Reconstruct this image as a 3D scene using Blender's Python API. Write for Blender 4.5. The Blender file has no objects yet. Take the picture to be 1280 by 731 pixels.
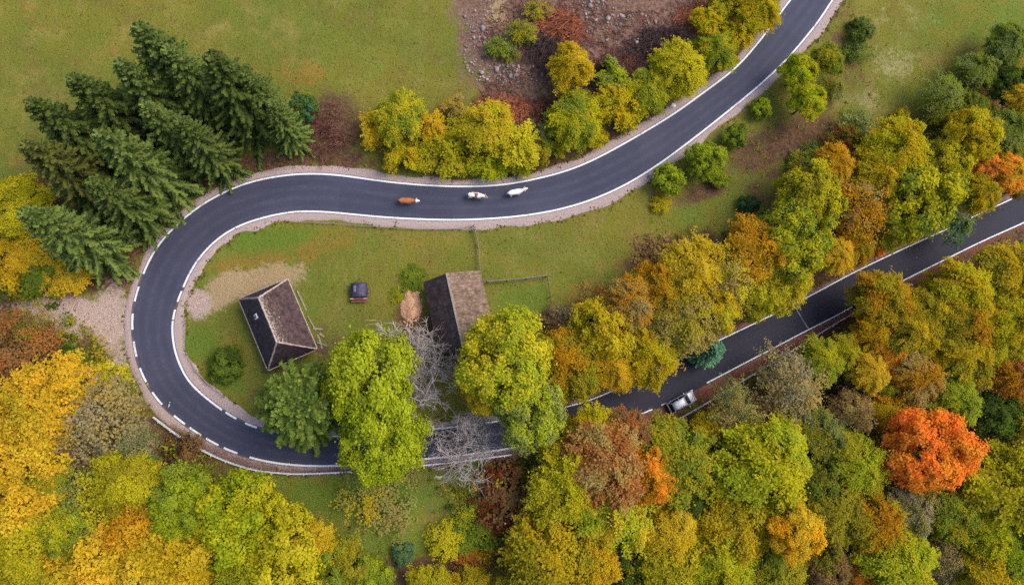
import bpy, bmesh, math, random
import numpy as np
from mathutils import Vector, Matrix

S = bpy.context.scene
COL = S.collection
RNG = np.random.default_rng(11)
rnd = random.Random(5)

# ------------------------------------------------------------------ camera
F = 853.0                      # focal length in pixels of the 1280 px wide photograph
CH = 93.0                      # camera height over the hairpin
NAD = (566.0, 498.0)           # where the plumb line meets the picture
d = Vector(((NAD[0]-640)/F, -(NAD[1]-365.5)/F, -1)).normalized()
zc = -d
xc = (Vector((1, 0, 0)) - zc*zc.x).normalized()
yc = zc.cross(xc)
RW = Matrix((xc, yc, zc))      # camera -> world
CAM = Vector((0, 0, CH))

def ray(px, py):
    return RW @ Vector(((px-640)/F, -(py-365.5)/F, -1))

def onz(px, py, z):
    r = ray(px, py)
    t = (z-CH)/r.z
    return CAM + r*t

# ------------------------------------------------------------------ terrain
def sstep(a, b, x):
    t = np.clip((x-a)/(b-a), 0, 1)
    return t*t*(3-2*t)

def h0(x, y):
    x = np.asarray(x, float); y = np.asarray(y, float)
    v = -0.43*x + 0.9*y
    s = sstep(-25, 45, x)
    z = s*np.clip((v-6)*0.1, -7, 3.5)
    z = z + 0.05*np.clip(y-30, 0, 60)
    z = z - 0.06*np.clip(-6-y, 0, 60)*(1-s)
    z = z + 0.22*np.sin(x*0.21+1.3*np.sin(y*0.13))*np.sin(y*0.17+0.7) + 0.08*np.sin(x*0.63+y*0.4)*np.sin(y*0.71-x*0.2)
    return z

def ground_pt(px, py, zf, up=0.0):
    z = 0.0
    for _ in range(25):
        p = onz(px, py, z+up)
        z = 0.5*z + 0.5*float(zf(p.x, p.y))
    p = onz(px, py, z+up)
    return Vector((p.x, p.y, z))

def catmull(P, step):
    P = np.array(P, float)
    out = []
    n = len(P)
    for i in range(n-1):
        p0, p1, p2, p3 = P[max(i-1, 0)], P[i], P[i+1], P[min(i+2, n-1)]
        m = max(2, int(np.linalg.norm((p2-p1)[:2])/step)+1)
        for t in np.linspace(0, 1, m, endpoint=False):
            out.append(0.5*((2*p1)+(-p0+p2)*t+(2*p0-5*p1+4*p2-p3)*t*t+(-p0+3*p1-3*p2+p3)*t**3))
    out.append(P[-1])
    return resample(np.array(out), step)

def resample(P, step):
    seg = np.linalg.norm(np.diff(P[:, :2], axis=0), axis=1)
    s = np.concatenate([[0], np.cumsum(seg)])
    n = max(2, int(s[-1]/step)+1)
    q = np.linspace(0, s[-1], n)
    return np.stack([np.interp(q, s, P[:, k]) for k in range(P.shape[1])], 1)

def smooth(a, k):
    w = np.hanning(2*k+3)[1:-1]; w /= w.sum()
    e = np.concatenate([np.repeat(a[:1], k, 0), a, np.repeat(a[-1:], k, 0)])
    if a.ndim == 1:
        return np.convolve(e, w, 'valid')
    return np.stack([np.convolve(e[:, j], w, 'valid') for j in range(a.shape[1])], 1)

OUT = [(1110, -170), (1058, -95), (1016, -35), (988, 0), (966, 30), (942, 61), (916, 88), (874, 119.5), (838, 145), (775, 182), (725, 207), (675, 222),
       (625, 231), (575, 233), (525, 231), (475, 226), (425, 219), (385, 217), (350, 220), (310, 228), (270, 245), (240, 264), (210, 291), (190, 317),
       (176, 350), (169, 372), (165, 398), (167, 425), (173, 455), (184, 480), (197, 500), (217, 519), (245, 540), (280, 560),
       (315, 572), (350, 578), (390, 580.5), (430, 580), (475, 577.5), (523, 573), (575, 567.5), (627, 560), (680, 549.5), (730, 538), (782, 524), (825, 507), (880, 480), (905, 467),
       (960, 438), (1008, 413), (1050, 392), (1080, 375), (1138, 346), (1186, 322), (1231, 300), (1276, 280), (1340, 250), (1440, 205)]
INN = [(1160, -170), (1108, -95), (1068, -38), (1040, 0), (1024, 26), (1006, 48), (983, 75), (947, 109), (905.5, 143), (874, 168), (823, 206), (775, 235), (725, 255), (675, 267),
       (625, 273), (575, 275), (525, 274), (475, 271), (425, 266.5), (392, 264.5), (360, 266), (320, 275), (290, 287), (262, 308), (241, 335), (229, 360),
       (218, 388), (215, 415), (220, 445), (235, 475), (255, 495), (277, 512), (300, 526), (325, 536), (355, 543), (390, 546.5), (430, 546), (470, 543),
       (506, 539.5), (550, 536.5), (590, 532), (642, 525), (699, 512), (740, 499), (780, 482), (797, 474), (850, 449), (910, 420), (950, 401), (981, 386), (1020, 366), (1065, 342),
       (1114, 318), (1180, 288), (1249, 256), (1310, 228), (1410, 182)]

def edge_world(pts):
    W = [ground_pt(px, py, h0) for px, py in pts]
    return catmull([(p.x, p.y) for p in W], 0.5)

eo, ei = edge_world(OUT), edge_world(INN)
# pair the two edges
near = ei[np.argmin(((eo[:, None, :]-ei[None, :, :])**2).sum(2), 1)]
mid = smooth((eo+near)/2, 6)
hw = smooth(np.linalg.norm(eo-near, axis=1)/2, 8)
mid3 = resample(np.column_stack([mid, hw]), 0.5)
mid, hw = mid3[:, :2], mid3[:, 2]
hw = np.clip(hw, 1.9, 3.2)
rz = smooth(h0(mid[:, 0], mid[:, 1]), 24)
tan = np.gradient(mid, axis=0); tan /= np.linalg.norm(tan, axis=1)[:, None]
tan = smooth(tan, 3); tan /= np.linalg.norm(tan, axis=1)[:, None]
nrm = np.column_stack([tan[:, 1], -tan[:, 0]])      # points to the outer edge side or not: fixed below
sgn = np.sign((nrm*(eo[np.argmin(((mid[:, None]-eo[None])**2).sum(2), 1)]-mid)).sum(1).mean())
nrm *= sgn                                           # + = outer edge
sl = np.concatenate([[0], np.cumsum(np.linalg.norm(np.diff(mid, axis=0), axis=1))])

def road_near(x, y):
    """index of the nearest centreline sample, and signed offset towards the outer edge"""
    sh = x.shape
    x = x.ravel(); y = y.ravel()
    idx = np.zeros(len(x), int); dd = np.zeros(len(x))
    for a in range(0, len(x), 20000):
        q = (x[a:a+20000, None]-mid[None, :, 0])**2+(y[a:a+20000, None]-mid[None, :, 1])**2
        i = q.argmin(1)
        idx[a:a+20000] = i
        dd[a:a+20000] = np.sqrt(q[np.arange(len(i)), i])
    off = ((np.column_stack([x, y])-mid[idx])*nrm[idx]).sum(1)
    return idx.reshape(sh), dd.reshape(sh), off.reshape(sh)

def hz(x, y):
    x = np.atleast_1d(np.asarray(x, float)); y = np.atleast_1d(np.asarray(y, float))
    i, dd, off = road_near(x, y)
    b = h0(x, y)
    w = 1-sstep(hw[i]+1.3, hw[i]+6.5, dd)
    return b*(1-w)+(rz[i]-0.09)*w

def hz1(x, y):
    return float(hz(x, y)[0])

def G(px, py, up=0.0):
    return ground_pt(px, py, hz1, up)

# ------------------------------------------------------------------ helpers
def mesh_np(name, V, Fc, attrs=None, smoothf=False):
    """V (n,3), Fc list of equal-length index arrays (m,k)"""
    me = bpy.data.meshes.new(name)
    V = np.asarray(V, np.float32)
    if isinstance(Fc, np.ndarray):
        Fc = [Fc]
    nl = sum(f.size for f in Fc); nf = sum(len(f) for f in Fc)
    me.vertices.add(len(V)); me.vertices.foreach_set('co', V.ravel())
    me.loops.add(nl); me.polygons.add(nf)
    me.loops.foreach_set('vertex_index', np.concatenate([f.ravel() for f in Fc]).astype(np.int32))
    st = []; o = 0
    for f in Fc:
        k = f.shape[1]
        st.append(o+np.arange(len(f))*k); o += f.size
    me.polygons.foreach_set('loop_start', np.concatenate(st).astype(np.int32))
    if smoothf:
        me.polygons.foreach_set('use_smooth', np.ones(nf, bool))
    for k, a in (attrs or {}).items():
        a = np.asarray(a, np.float32)
        if a.ndim == 1:
            t = me.attributes.new(k, 'FLOAT', 'POINT'); t.data.foreach_set('value', a)
        else:
            t = me.attributes.new(k, 'FLOAT_VECTOR', 'POINT'); t.data.foreach_set('vector', a.ravel())
    me.update(calc_edges=True)
    me.validate()
    return me

def link(name, me, mat=None, parent=None):
    o = bpy.data.objects.new(name, me)
    COL.objects.link(o)
    if mat is not None and me is not None and len(me.materials) == 0:
        me.materials.append(mat)
    if parent is not None:
        o.parent = parent
    return o

def tag(o, label=None, cat=None, group=None, kind=None):
    for k, v in (('label', label), ('category', cat), ('group', group), ('kind', kind)):
        if v:
            o[k] = v
    return o

def empty(name, loc, rot=0.0, label=None, cat=None, group=None):
    o = bpy.data.objects.new(name, None)
    o.empty_display_size = 0.3
    COL.objects.link(o)
    o.location = loc; o.rotation_euler = (0, 0, rot)
    return tag(o, label, cat, group)

class MB:
    """collects shapes into one mesh"""
    def __init__(self):
        self.v = []; self.f = []
    def add(self, V, Fs):
        o = len(self.v)
        self.v += [tuple(p) for p in V]
        self.f += [tuple(i+o for i in f) for f in Fs]
        return self
    def box(self, c, s, rot=None, taper=1.0):
        V = []
        for sz in (-1, 1):
            k = taper if sz > 0 else 1.0
            for sx, sy in ((-1, -1), (1, -1), (1, 1), (-1, 1)):
                p = Vector((sx*s[0]/2*k, sy*s[1]/2*k, sz*s[2]/2))
                if rot is not None:
                    p = rot @ p
                V.append(p+Vector(c))
        return self.add(V, [(3, 2, 1, 0), (4, 5, 6, 7), (0, 1, 5, 4), (1, 2, 6, 5), (2, 3, 7, 6), (3, 0, 4, 7)])
    def tube(self, P, R, n=6, cap=True):
        P = [Vector(p) for p in P]
        if not isinstance(R, (list, tuple)):
            R = [R]*len(P)
        V = []; Fs = []
        for i, p in enumerate(P):
            t = (P[min(i+1, len(P)-1)]-P[max(i-1, 0)])
            t = t.normalized() if t.length > 1e-9 else Vector((0, 0, 1))
            a = t.cross(Vector((0, 0, 1)) if abs(t.z) < 0.9 else Vector((1, 0, 0))).normalized()
            b = t.cross(a)
            for k in range(n):
                q = 2*math.pi*k/n
                V.append(p+(a*math.cos(q)+b*math.sin(q))*R[i])
        for i in range(len(P)-1):
            for k in range(n):
                Fs.append((i*n+k, i*n+(k+1) % n, (i+1)*n+(k+1) % n, (i+1)*n+k))
        if cap:
            Fs.append(tuple(range(n-1, -1, -1))); Fs.append(tuple((len(P)-1)*n+k for k in range(n)))
        return self.add(V, Fs)
    def prism(self, poly, y0, y1):
        """poly in (x,z), extruded along y"""
        n = len(poly)
        V = [(x, y0, z) for x, z in poly]+[(x, y1, z) for x, z in poly]
        return self.add(V, [tuple(range(n)), tuple(range(2*n-1, n-1, -1))]+[(i, n+i, n+(i+1) % n, (i+1) % n) for i in range(n)])
    def mesh(self, name, bevel=0.0, smoothf=False, sub=0):
        me = bpy.data.meshes.new(name)
        me.from_pydata(self.v, [], self.f)
        bm = bmesh.new(); bm.from_mesh(me)
        bmesh.ops.recalc_face_normals(bm, faces=bm.faces)
        if bevel:
            bmesh.ops.bevel(bm, geom=bm.edges[:], offset=bevel, segments=2, profile=0.5, affect='EDGES')
        if sub:
            bmesh.ops.subdivide_edges(bm, edges=bm.edges[:], cuts=sub, use_grid_fill=True)
        bm.to_mesh(me); bm.free()
        if smoothf:
            for p in me.polygons:
                p.use_smooth = True
        me.update()
        return me
    def build(self, name, mat, parent=None, **k):
        return link(name, self.mesh(name, **k), mat, parent)

# ------------------------------------------------------------------ materials
class NT:
    def __init__(self, name):
        self.m = bpy.data.materials.new(name)
        self.m.use_nodes = True
        self.t = self.m.node_tree
        self.t.nodes.clear()
        self.out = self.t.nodes.new('ShaderNodeOutputMaterial')
    def n(self, typ, **kw):
        nd = self.t.nodes.new(typ)
        for k, v in kw.items():
            if hasattr(nd, k):
                setattr(nd, k, v)
        return nd
    def l(self, a, b):
        self.t.links.new(a, b)
    def set(self, nd, **kw):
        for k, v in kw.items():
            nd.inputs[k.replace('_', ' ')].default_value = v
    def coord(self, which='Object'):
        return self.n('ShaderNodeTexCoord').outputs[which]
    def noise(self, vec, scale, detail=3, rough=0.55, dist=0.0):
        nd = self.n('ShaderNodeTexNoise')
        self.l(vec, nd.inputs['Vector'])
        nd.inputs['Scale'].default_value = scale; nd.inputs['Detail'].default_value = detail
        nd.inputs['Roughness'].default_value = rough; nd.inputs['Distortion'].default_value = dist
        return nd.outputs['Fac']
    def math(self, op, a, b=None, c=None, clamp=False):
        nd = self.n('ShaderNodeMath', operation=op); nd.use_clamp = clamp
        for i, q in enumerate((a, b, c)):
            if q is None:
                continue
            if isinstance(q, (int, float)):
                nd.inputs[i].default_value = q
            else:
                self.l(q, nd.inputs[i])
        return nd.outputs[0]
    def remap(self, v, a, b, lo=0.0, hi=1.0):
        nd = self.n('ShaderNodeMapRange', interpolation_type='SMOOTHSTEP')
        self.l(v, nd.inputs['Value'])
        for k, q in (('From Min', a), ('From Max', b), ('To Min', lo), ('To Max', hi)):
            nd.inputs[k].default_value = q
        return nd.outputs['Result']
    def mix(self, f, a, b, blend='MIX'):
        nd = self.n('ShaderNodeMix', data_type='RGBA', blend_type=blend)
        for i, q in ((0, f), (6, a), (7, b)):
            if isinstance(q, (int, float)):
                nd.inputs[i].default_value = q
            elif isinstance(q, (tuple, list)):
                nd.inputs[i].default_value = (q[0], q[1], q[2], 1)
            else:
                self.l(q, nd.inputs[i])
        return nd.outputs[2]
    def attr(self, name, typ='GEOMETRY'):
        nd = self.n('ShaderNodeAttribute', attribute_type=typ); nd.attribute_name = name
        return nd
    def bump(self, h, strength=0.5, dist=0.05):
        nd = self.n('ShaderNodeBump'); self.l(h, nd.inputs['Height'])
        nd.inputs['Strength'].default_value = strength; nd.inputs['Distance'].default_value = dist
        return nd.outputs['Normal']
    def pbr(self, col, rough=0.8, normal=None, metal=0.0, spec=0.3):
        p = self.n('ShaderNodeBsdfPrincipled')
        if isinstance(col, (tuple, list)):
            p.inputs['Base Color'].default_value = (*col[:3], 1)
        else:
            self.l(col, p.inputs['Base Color'])
        if isinstance(rough, (int, float)):
            p.inputs['Roughness'].default_value = rough
        else:
            self.l(rough, p.inputs['Roughness'])
        p.inputs['Metallic'].default_value = metal
        p.inputs['Specular IOR Level'].default_value = spec
        if normal is not None:
            self.l(normal, p.inputs['Normal'])
        self.l(p.outputs[0], self.out.inputs['Surface'])
        return self.m

def simple(name, col, rough=0.7, var=0.25, scale=3.0, metal=0.0, bump=0.0, spec=0.3):
    t = NT(name)
    c = t.coord()
    n = t.noise(c, scale, 4)
    dk = tuple(x*(1-var) for x in col); lt = tuple(min(1, x*(1+var)) for x in col)
    return t.pbr(t.mix(t.remap(n, 0.3, 0.7), dk, lt), rough, t.bump(n, bump, 0.03) if bump else None, metal, spec)

def ground_material():
    t = NT('ground_cover'); c = t.coord()
    nL = t.noise(c, 0.05, 4, 0.6); nM = t.noise(c, 0.28, 6, 0.7); nS = t.noise(c, 2.2, 3, 0.7); nF = t.noise(c, 9.0, 2, 0.7)
    olive, green, straw, brown = (0.180, 0.158, 0.024), (0.125, 0.150, 0.022), (0.25, 0.195, 0.050), (0.160, 0.100, 0.032)
    g = t.mix(t.remap(nL, 0.35, 0.65), olive, green)
    g = t.mix(t.remap(nM, 0.46, 0.72, 0, 0.75), g, straw)
    g = t.mix(t.remap(t.noise(c, 0.55, 5, 0.75), 0.49, 0.74, 0, 0.6), g, brown)
    g = t.mix(t.remap(t.noise(c, 0.11, 3, 0.6, 1.0), 0.52, 0.72, 0, 0.45), g, brown)
    mp = t.n('ShaderNodeMapping'); t.l(c, mp.inputs['Vector'])
    mp.inputs['Rotation'].default_value = (0, 0, 0.62); mp.inputs['Scale'].default_value = (0.9, 0.06, 1)
    g = t.mix(t.remap(t.noise(mp.outputs[0], 1.0, 4, 0.6), 0.5, 0.75, 0, 0.4), g, (0.20, 0.19, 0.05))
    def masked(name, edge=0.5):
        a = t.attr(name).outputs['Fac']
        s = t.math('ADD', a, t.math('MULTIPLY', t.math('SUBTRACT', nM, 0.5), 1.5))
        s = t.math('ADD', s, t.math('MULTIPLY', t.math('SUBTRACT', nS, 0.5), 1.0))
        return t.remap(s, 0.35, 0.85)
    lush = t.mix(nS, (0.07, 0.13, 0.015), (0.13, 0.20, 0.025))
    g = t.mix(t.math('MULTIPLY', masked('m_lush'), 0.75), g, lush)
    orange = t.mix(nS, (0.20, 0.11, 0.025), (0.29, 0.17, 0.03))
    g = t.mix(t.math('MULTIPLY', masked('m_rust'), 0.6), g, orange)
    pale = t.mix(nS, (0.24, 0.22, 0.08), (0.38, 0.33, 0.16))
    g = t.mix(t.math('MULTIPLY', masked('m_pale'), 0.8), g, pale)
    litter = t.mix(t.remap(nS, 0.3, 0.7), (0.050, 0.030, 0.018), (0.165, 0.085, 0.050))
    litter = t.mix(t.remap(nF, 0.62, 0.75, 0, 0.7), litter, (0.22, 0.15, 0.05))
    g = t.mix(masked('m_litter'), g, litter)
    soil = t.mix(t.remap(nS, 0.3, 0.7), (0.115, 0.056, 0.038), (0.235, 0.145, 0.108))
    soil = t.mix(t.remap(nF, 0.58, 0.72, 0, 0.3), soil, (0.36, 0.27, 0.23))
    g = t.mix(masked('m_soil'), g, soil)
    sand = t.mix(nS, (0.26, 0.175, 0.085), (0.40, 0.29, 0.165))
    g = t.mix(masked('m_sand'), g, sand)
    grav = t.mix(t.remap(nF, 0.35, 0.65), (0.35, 0.250, 0.205), (0.45, 0.335, 0.280))
    g = t.mix(masked('m_gravel'), g, grav)
    g = t.mix(1.0, g, t.mix(t.remap(nF, 0.25, 0.75), (0.74, 0.74, 0.72), (1.22, 1.22, 1.2)), 'MULTIPLY')
    h = t.math('ADD', t.math('MULTIPLY', nF, 0.5), nS)
    return t.pbr(g, 0.95, t.bump(h, 0.9, 0.18), spec=0.1)

def asphalt_material():
    t = NT('asphalt'); c = t.coord()
    n1 = t.noise(c, 0.12, 3); n2 = t.noise(c, 1.3, 4, 0.7); n3 = t.noise(c, 22, 2, 0.8)
    col = t.mix(t.remap(n1, 0.3, 0.7), (0.041, 0.042, 0.069), (0.053, 0.053, 0.084))
    col = t.mix(t.remap(n2, 0.5, 0.85, 0, 0.35), col, (0.078, 0.077, 0.105))
    # tyre tracks: two slightly paler polished bands per lane along the strip
    u = t.attr('across').outputs['Fac']
    w = t.math('ABSOLUTE', t.math('SINE', t.math('MULTIPLY', u, 6.283)))
    col = t.mix(t.math('MULTIPLY', t.remap(w, 0.55, 1.0), t.remap(n2, 0.3, 0.75, 0.10, 0.55)), col, (0.078, 0.078, 0.108))
    e = t.math('ABSOLUTE', u)
    col = t.mix(t.math('MULTIPLY', t.remap(t.math('ADD', e, t.math('MULTIPLY', n2, 0.22)), 0.93, 1.12), 0.55), col, (0.19, 0.15, 0.14))
    pt = t.n('ShaderNodeTexVoronoi'); pt.inputs['Scale'].default_value = 0.09; t.l(c, pt.inputs['Vector'])
    sepc = t.n('ShaderNodeSeparateColor'); t.l(pt.outputs['Color'], sepc.inputs[0])
    col = t.mix(t.remap(sepc.outputs[0], 0.0, 1.0, 0, 0.28), col, (0.030, 0.030, 0.050))
    # fallen leaves and damp older stretch in the wood
    wet = t.attr('damp').outputs['Fac']
    col = t.mix(t.math('MULTIPLY', wet, 0.85), col, (0.017, 0.016, 0.027))
    sp = t.math('MULTIPLY', t.remap(t.noise(c, 5.5, 2, 0.8), 0.70, 0.76), t.remap(t.noise(c, 0.3, 2), 0.45, 0.7))
    col = t.mix(t.math('MULTIPLY', sp, t.math('ADD', 0.25, t.math('MULTIPLY', wet, 0.5))), col, (0.20, 0.13, 0.07))
    col = t.mix(1.0, col, t.mix(n3, (0.8, 0.8, 0.8), (1.2, 1.2, 1.2)), 'MULTIPLY')
    return t.pbr(col, 0.75, t.bump(n3, 0.3, 0.01), spec=0.25)

def verge_material():
    t = NT('verge_gravel'); c = t.coord()
    nF = t.noise(c, 8, 3, 0.75); nM = t.noise(c, 0.7, 4, 0.65)
    col = t.mix(t.remap(nF, 0.3, 0.7), (0.28, 0.205, 0.185), (0.46, 0.355, 0.32))
    dk = t.mix(t.remap(nF, 0.3, 0.7), (0.10, 0.055, 0.042), (0.30, 0.19, 0.16))
    a = t.attr('litter').outputs['Fac']
    s = t.math('ADD', a, t.math('MULTIPLY', t.math('SUBTRACT', nM, 0.5), 1.1))
    col = t.mix(t.remap(s, 0.35, 0.75), col, dk)
    red = t.mix(t.remap(nF, 0.3, 0.7), (0.085, 0.030, 0.022), (0.22, 0.085, 0.055))
    col = t.mix(t.attr('leafy').outputs['Fac'], col, red)
    return t.pbr(col, 0.95, t.bump(nF, 0.8, 0.06), spec=0.1)

def leaf_material(name='leaf', trans=0.3, patchy=1.0):
    t = NT(name)
    la, lb = t.attr('leaf_a', 'OBJECT').outputs['Vector'], t.attr('leaf_b', 'OBJECT').outputs['Vector']
    lv = t.attr('lv').outputs['Fac']
    info = t.n('ShaderNodeObjectInfo')
    c = t.coord()
    vm = t.n('ShaderNodeVectorMath', operation='ADD'); t.l(c, vm.inputs[0])
    cmb = t.n('ShaderNodeCombineXYZ')
    r = t.math('MULTIPLY', info.outputs['Random'], 40.0)
    t.l(r, cmb.inputs[0]); t.l(r, cmb.inputs[1]); t.l(cmb.outputs[0], vm.inputs[1])
    n = t.noise(vm.outputs[0], 1.1, 2, 0.5)
    f = t.math('ADD', t.math('ADD', t.math('MULTIPLY', t.math('SUBTRACT', n, 0.5), patchy), 0.5), t.math('MULTIPLY', t.math('SUBTRACT', lv, 0.5), 0.55))
    col = t.mix(t.remap(f, 0.34, 0.66), la, lb)
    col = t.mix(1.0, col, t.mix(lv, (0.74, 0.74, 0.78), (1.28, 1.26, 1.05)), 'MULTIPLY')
    d1 = t.n('ShaderNodeBsdfDiffuse'); t.l(col, d1.inputs['Color'])
    d2 = t.n('ShaderNodeBsdfTranslucent'); t.l(col, d2.inputs['Color'])
    mx = t.n('ShaderNodeMixShader'); mx.inputs[0].default_value = trans
    t.l(d1.outputs[0], mx.inputs[1]); t.l(d2.outputs[0], mx.inputs[2])
    t.l(mx.outputs[0], t.out.inputs['Surface'])
    return t.m

M = {
    'ground': ground_material(), 'asphalt': asphalt_material(), 'verge': verge_material(),
    'leaf': leaf_material('leaf', 0.44), 'needle': leaf_material('needle', 0.12, 0.25),
    'bark': simple('bark', (0.085, 0.062, 0.046), 0.95, 0.4, 4, bump=0.6),
    'twig_grey': simple('twig_grey', (0.30, 0.26, 0.235), 0.95, 0.25, 3),
    'twig_red': simple('twig_red', (0.11, 0.042, 0.030), 0.95, 0.6, 1.2),
    'wood_old': simple('wood_old', (0.25, 0.215, 0.17), 0.9, 0.3, 5),
    'wood_dark': simple('wood_dark', (0.07, 0.05, 0.04), 0.9, 0.35, 5),
    'galv': simple('galvanised_steel', (0.62, 0.62, 0.63), 0.45, 0.12, 2, metal=0.35),
    'white': simple('white_paint', (0.78, 0.78, 0.78), 0.6, 0.08, 4),
    'black': simple('black_rubber', (0.02, 0.02, 0.02), 0.8, 0.2, 6),
    'stone': simple('pale_stone', (0.42, 0.36, 0.33), 0.9, 0.4, 1.6, bump=0.5),
    'plaster': simple('old_plaster', (0.42, 0.37, 0.31), 0.9, 0.15, 1.5, bump=0.2),
    'glass': simple('dark_glass', (0.012, 0.016, 0.02), 0.08, 0.1, 1, spec=0.6),
}

# ------------------------------------------------------------------ world and light
def lights():
    w = bpy.data.worlds.new('World'); S.world = w; w.use_nodes = True
    nt = w.node_tree; nt.nodes.clear()
    sky = nt.nodes.new('ShaderNodeTexSky'); sky.sky_type = 'NISHITA'; sky.sun_disc = False
    el, az = math.radians(52), math.radians(72)      # azimuth clockwise from north (+Y)
    sky.sun_elevation = el; sky.sun_rotation = az
    sky.air_density = 1.0; sky.dust_density = 3.0; sky.ozone_density = 1.0
    bg = nt.nodes.new('ShaderNodeBackground'); bg.inputs[1].default_value = 0.15
    out = nt.nodes.new('ShaderNodeOutputWorld')
    nt.links.new(sky.outputs[0], bg.inputs[0]); nt.links.new(bg.outputs[0], out.inputs[0])
    L = bpy.data.lights.new('sun', 'SUN'); L.energy = 1.1; L.angle = math.radians(38); L.color = (1.0, 0.95, 0.88)
    o = bpy.data.objects.new('sun', L); COL.objects.link(o)
    dirv = Vector((math.sin(az)*math.cos(el), math.cos(az)*math.cos(el), math.sin(el)))
    o.rotation_euler = dirv.to_track_quat('Z', 'Y').to_euler()
    o.location = (60, 30, 120)
lights()

cam = bpy.data.cameras.new('camera')
cam.sensor_width = 36; cam.lens = 36*F/1280; cam.clip_start = 1; cam.clip_end = 4000
co = bpy.data.objects.new('camera', cam); COL.objects.link(co)
co.matrix_world = Matrix.Translation(CAM) @ RW.to_4x4()
S.camera = co
S.view_settings.view_transform = 'Standard'; S.view_settings.look = 'None'
S.view_settings.gamma = 1.0; S.view_settings.use_curve_mapping = False
S.view_settings.exposure = 0.9
S.cycles.max_bounces = 5; S.cycles.diffuse_bounces = 3; S.cycles.transmission_bounces = 4
S.cycles.glossy_bounces = 2; S.cycles.caustics_reflective = False; S.cycles.caustics_refractive = False
S.cycles.use_denoising = False

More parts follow.
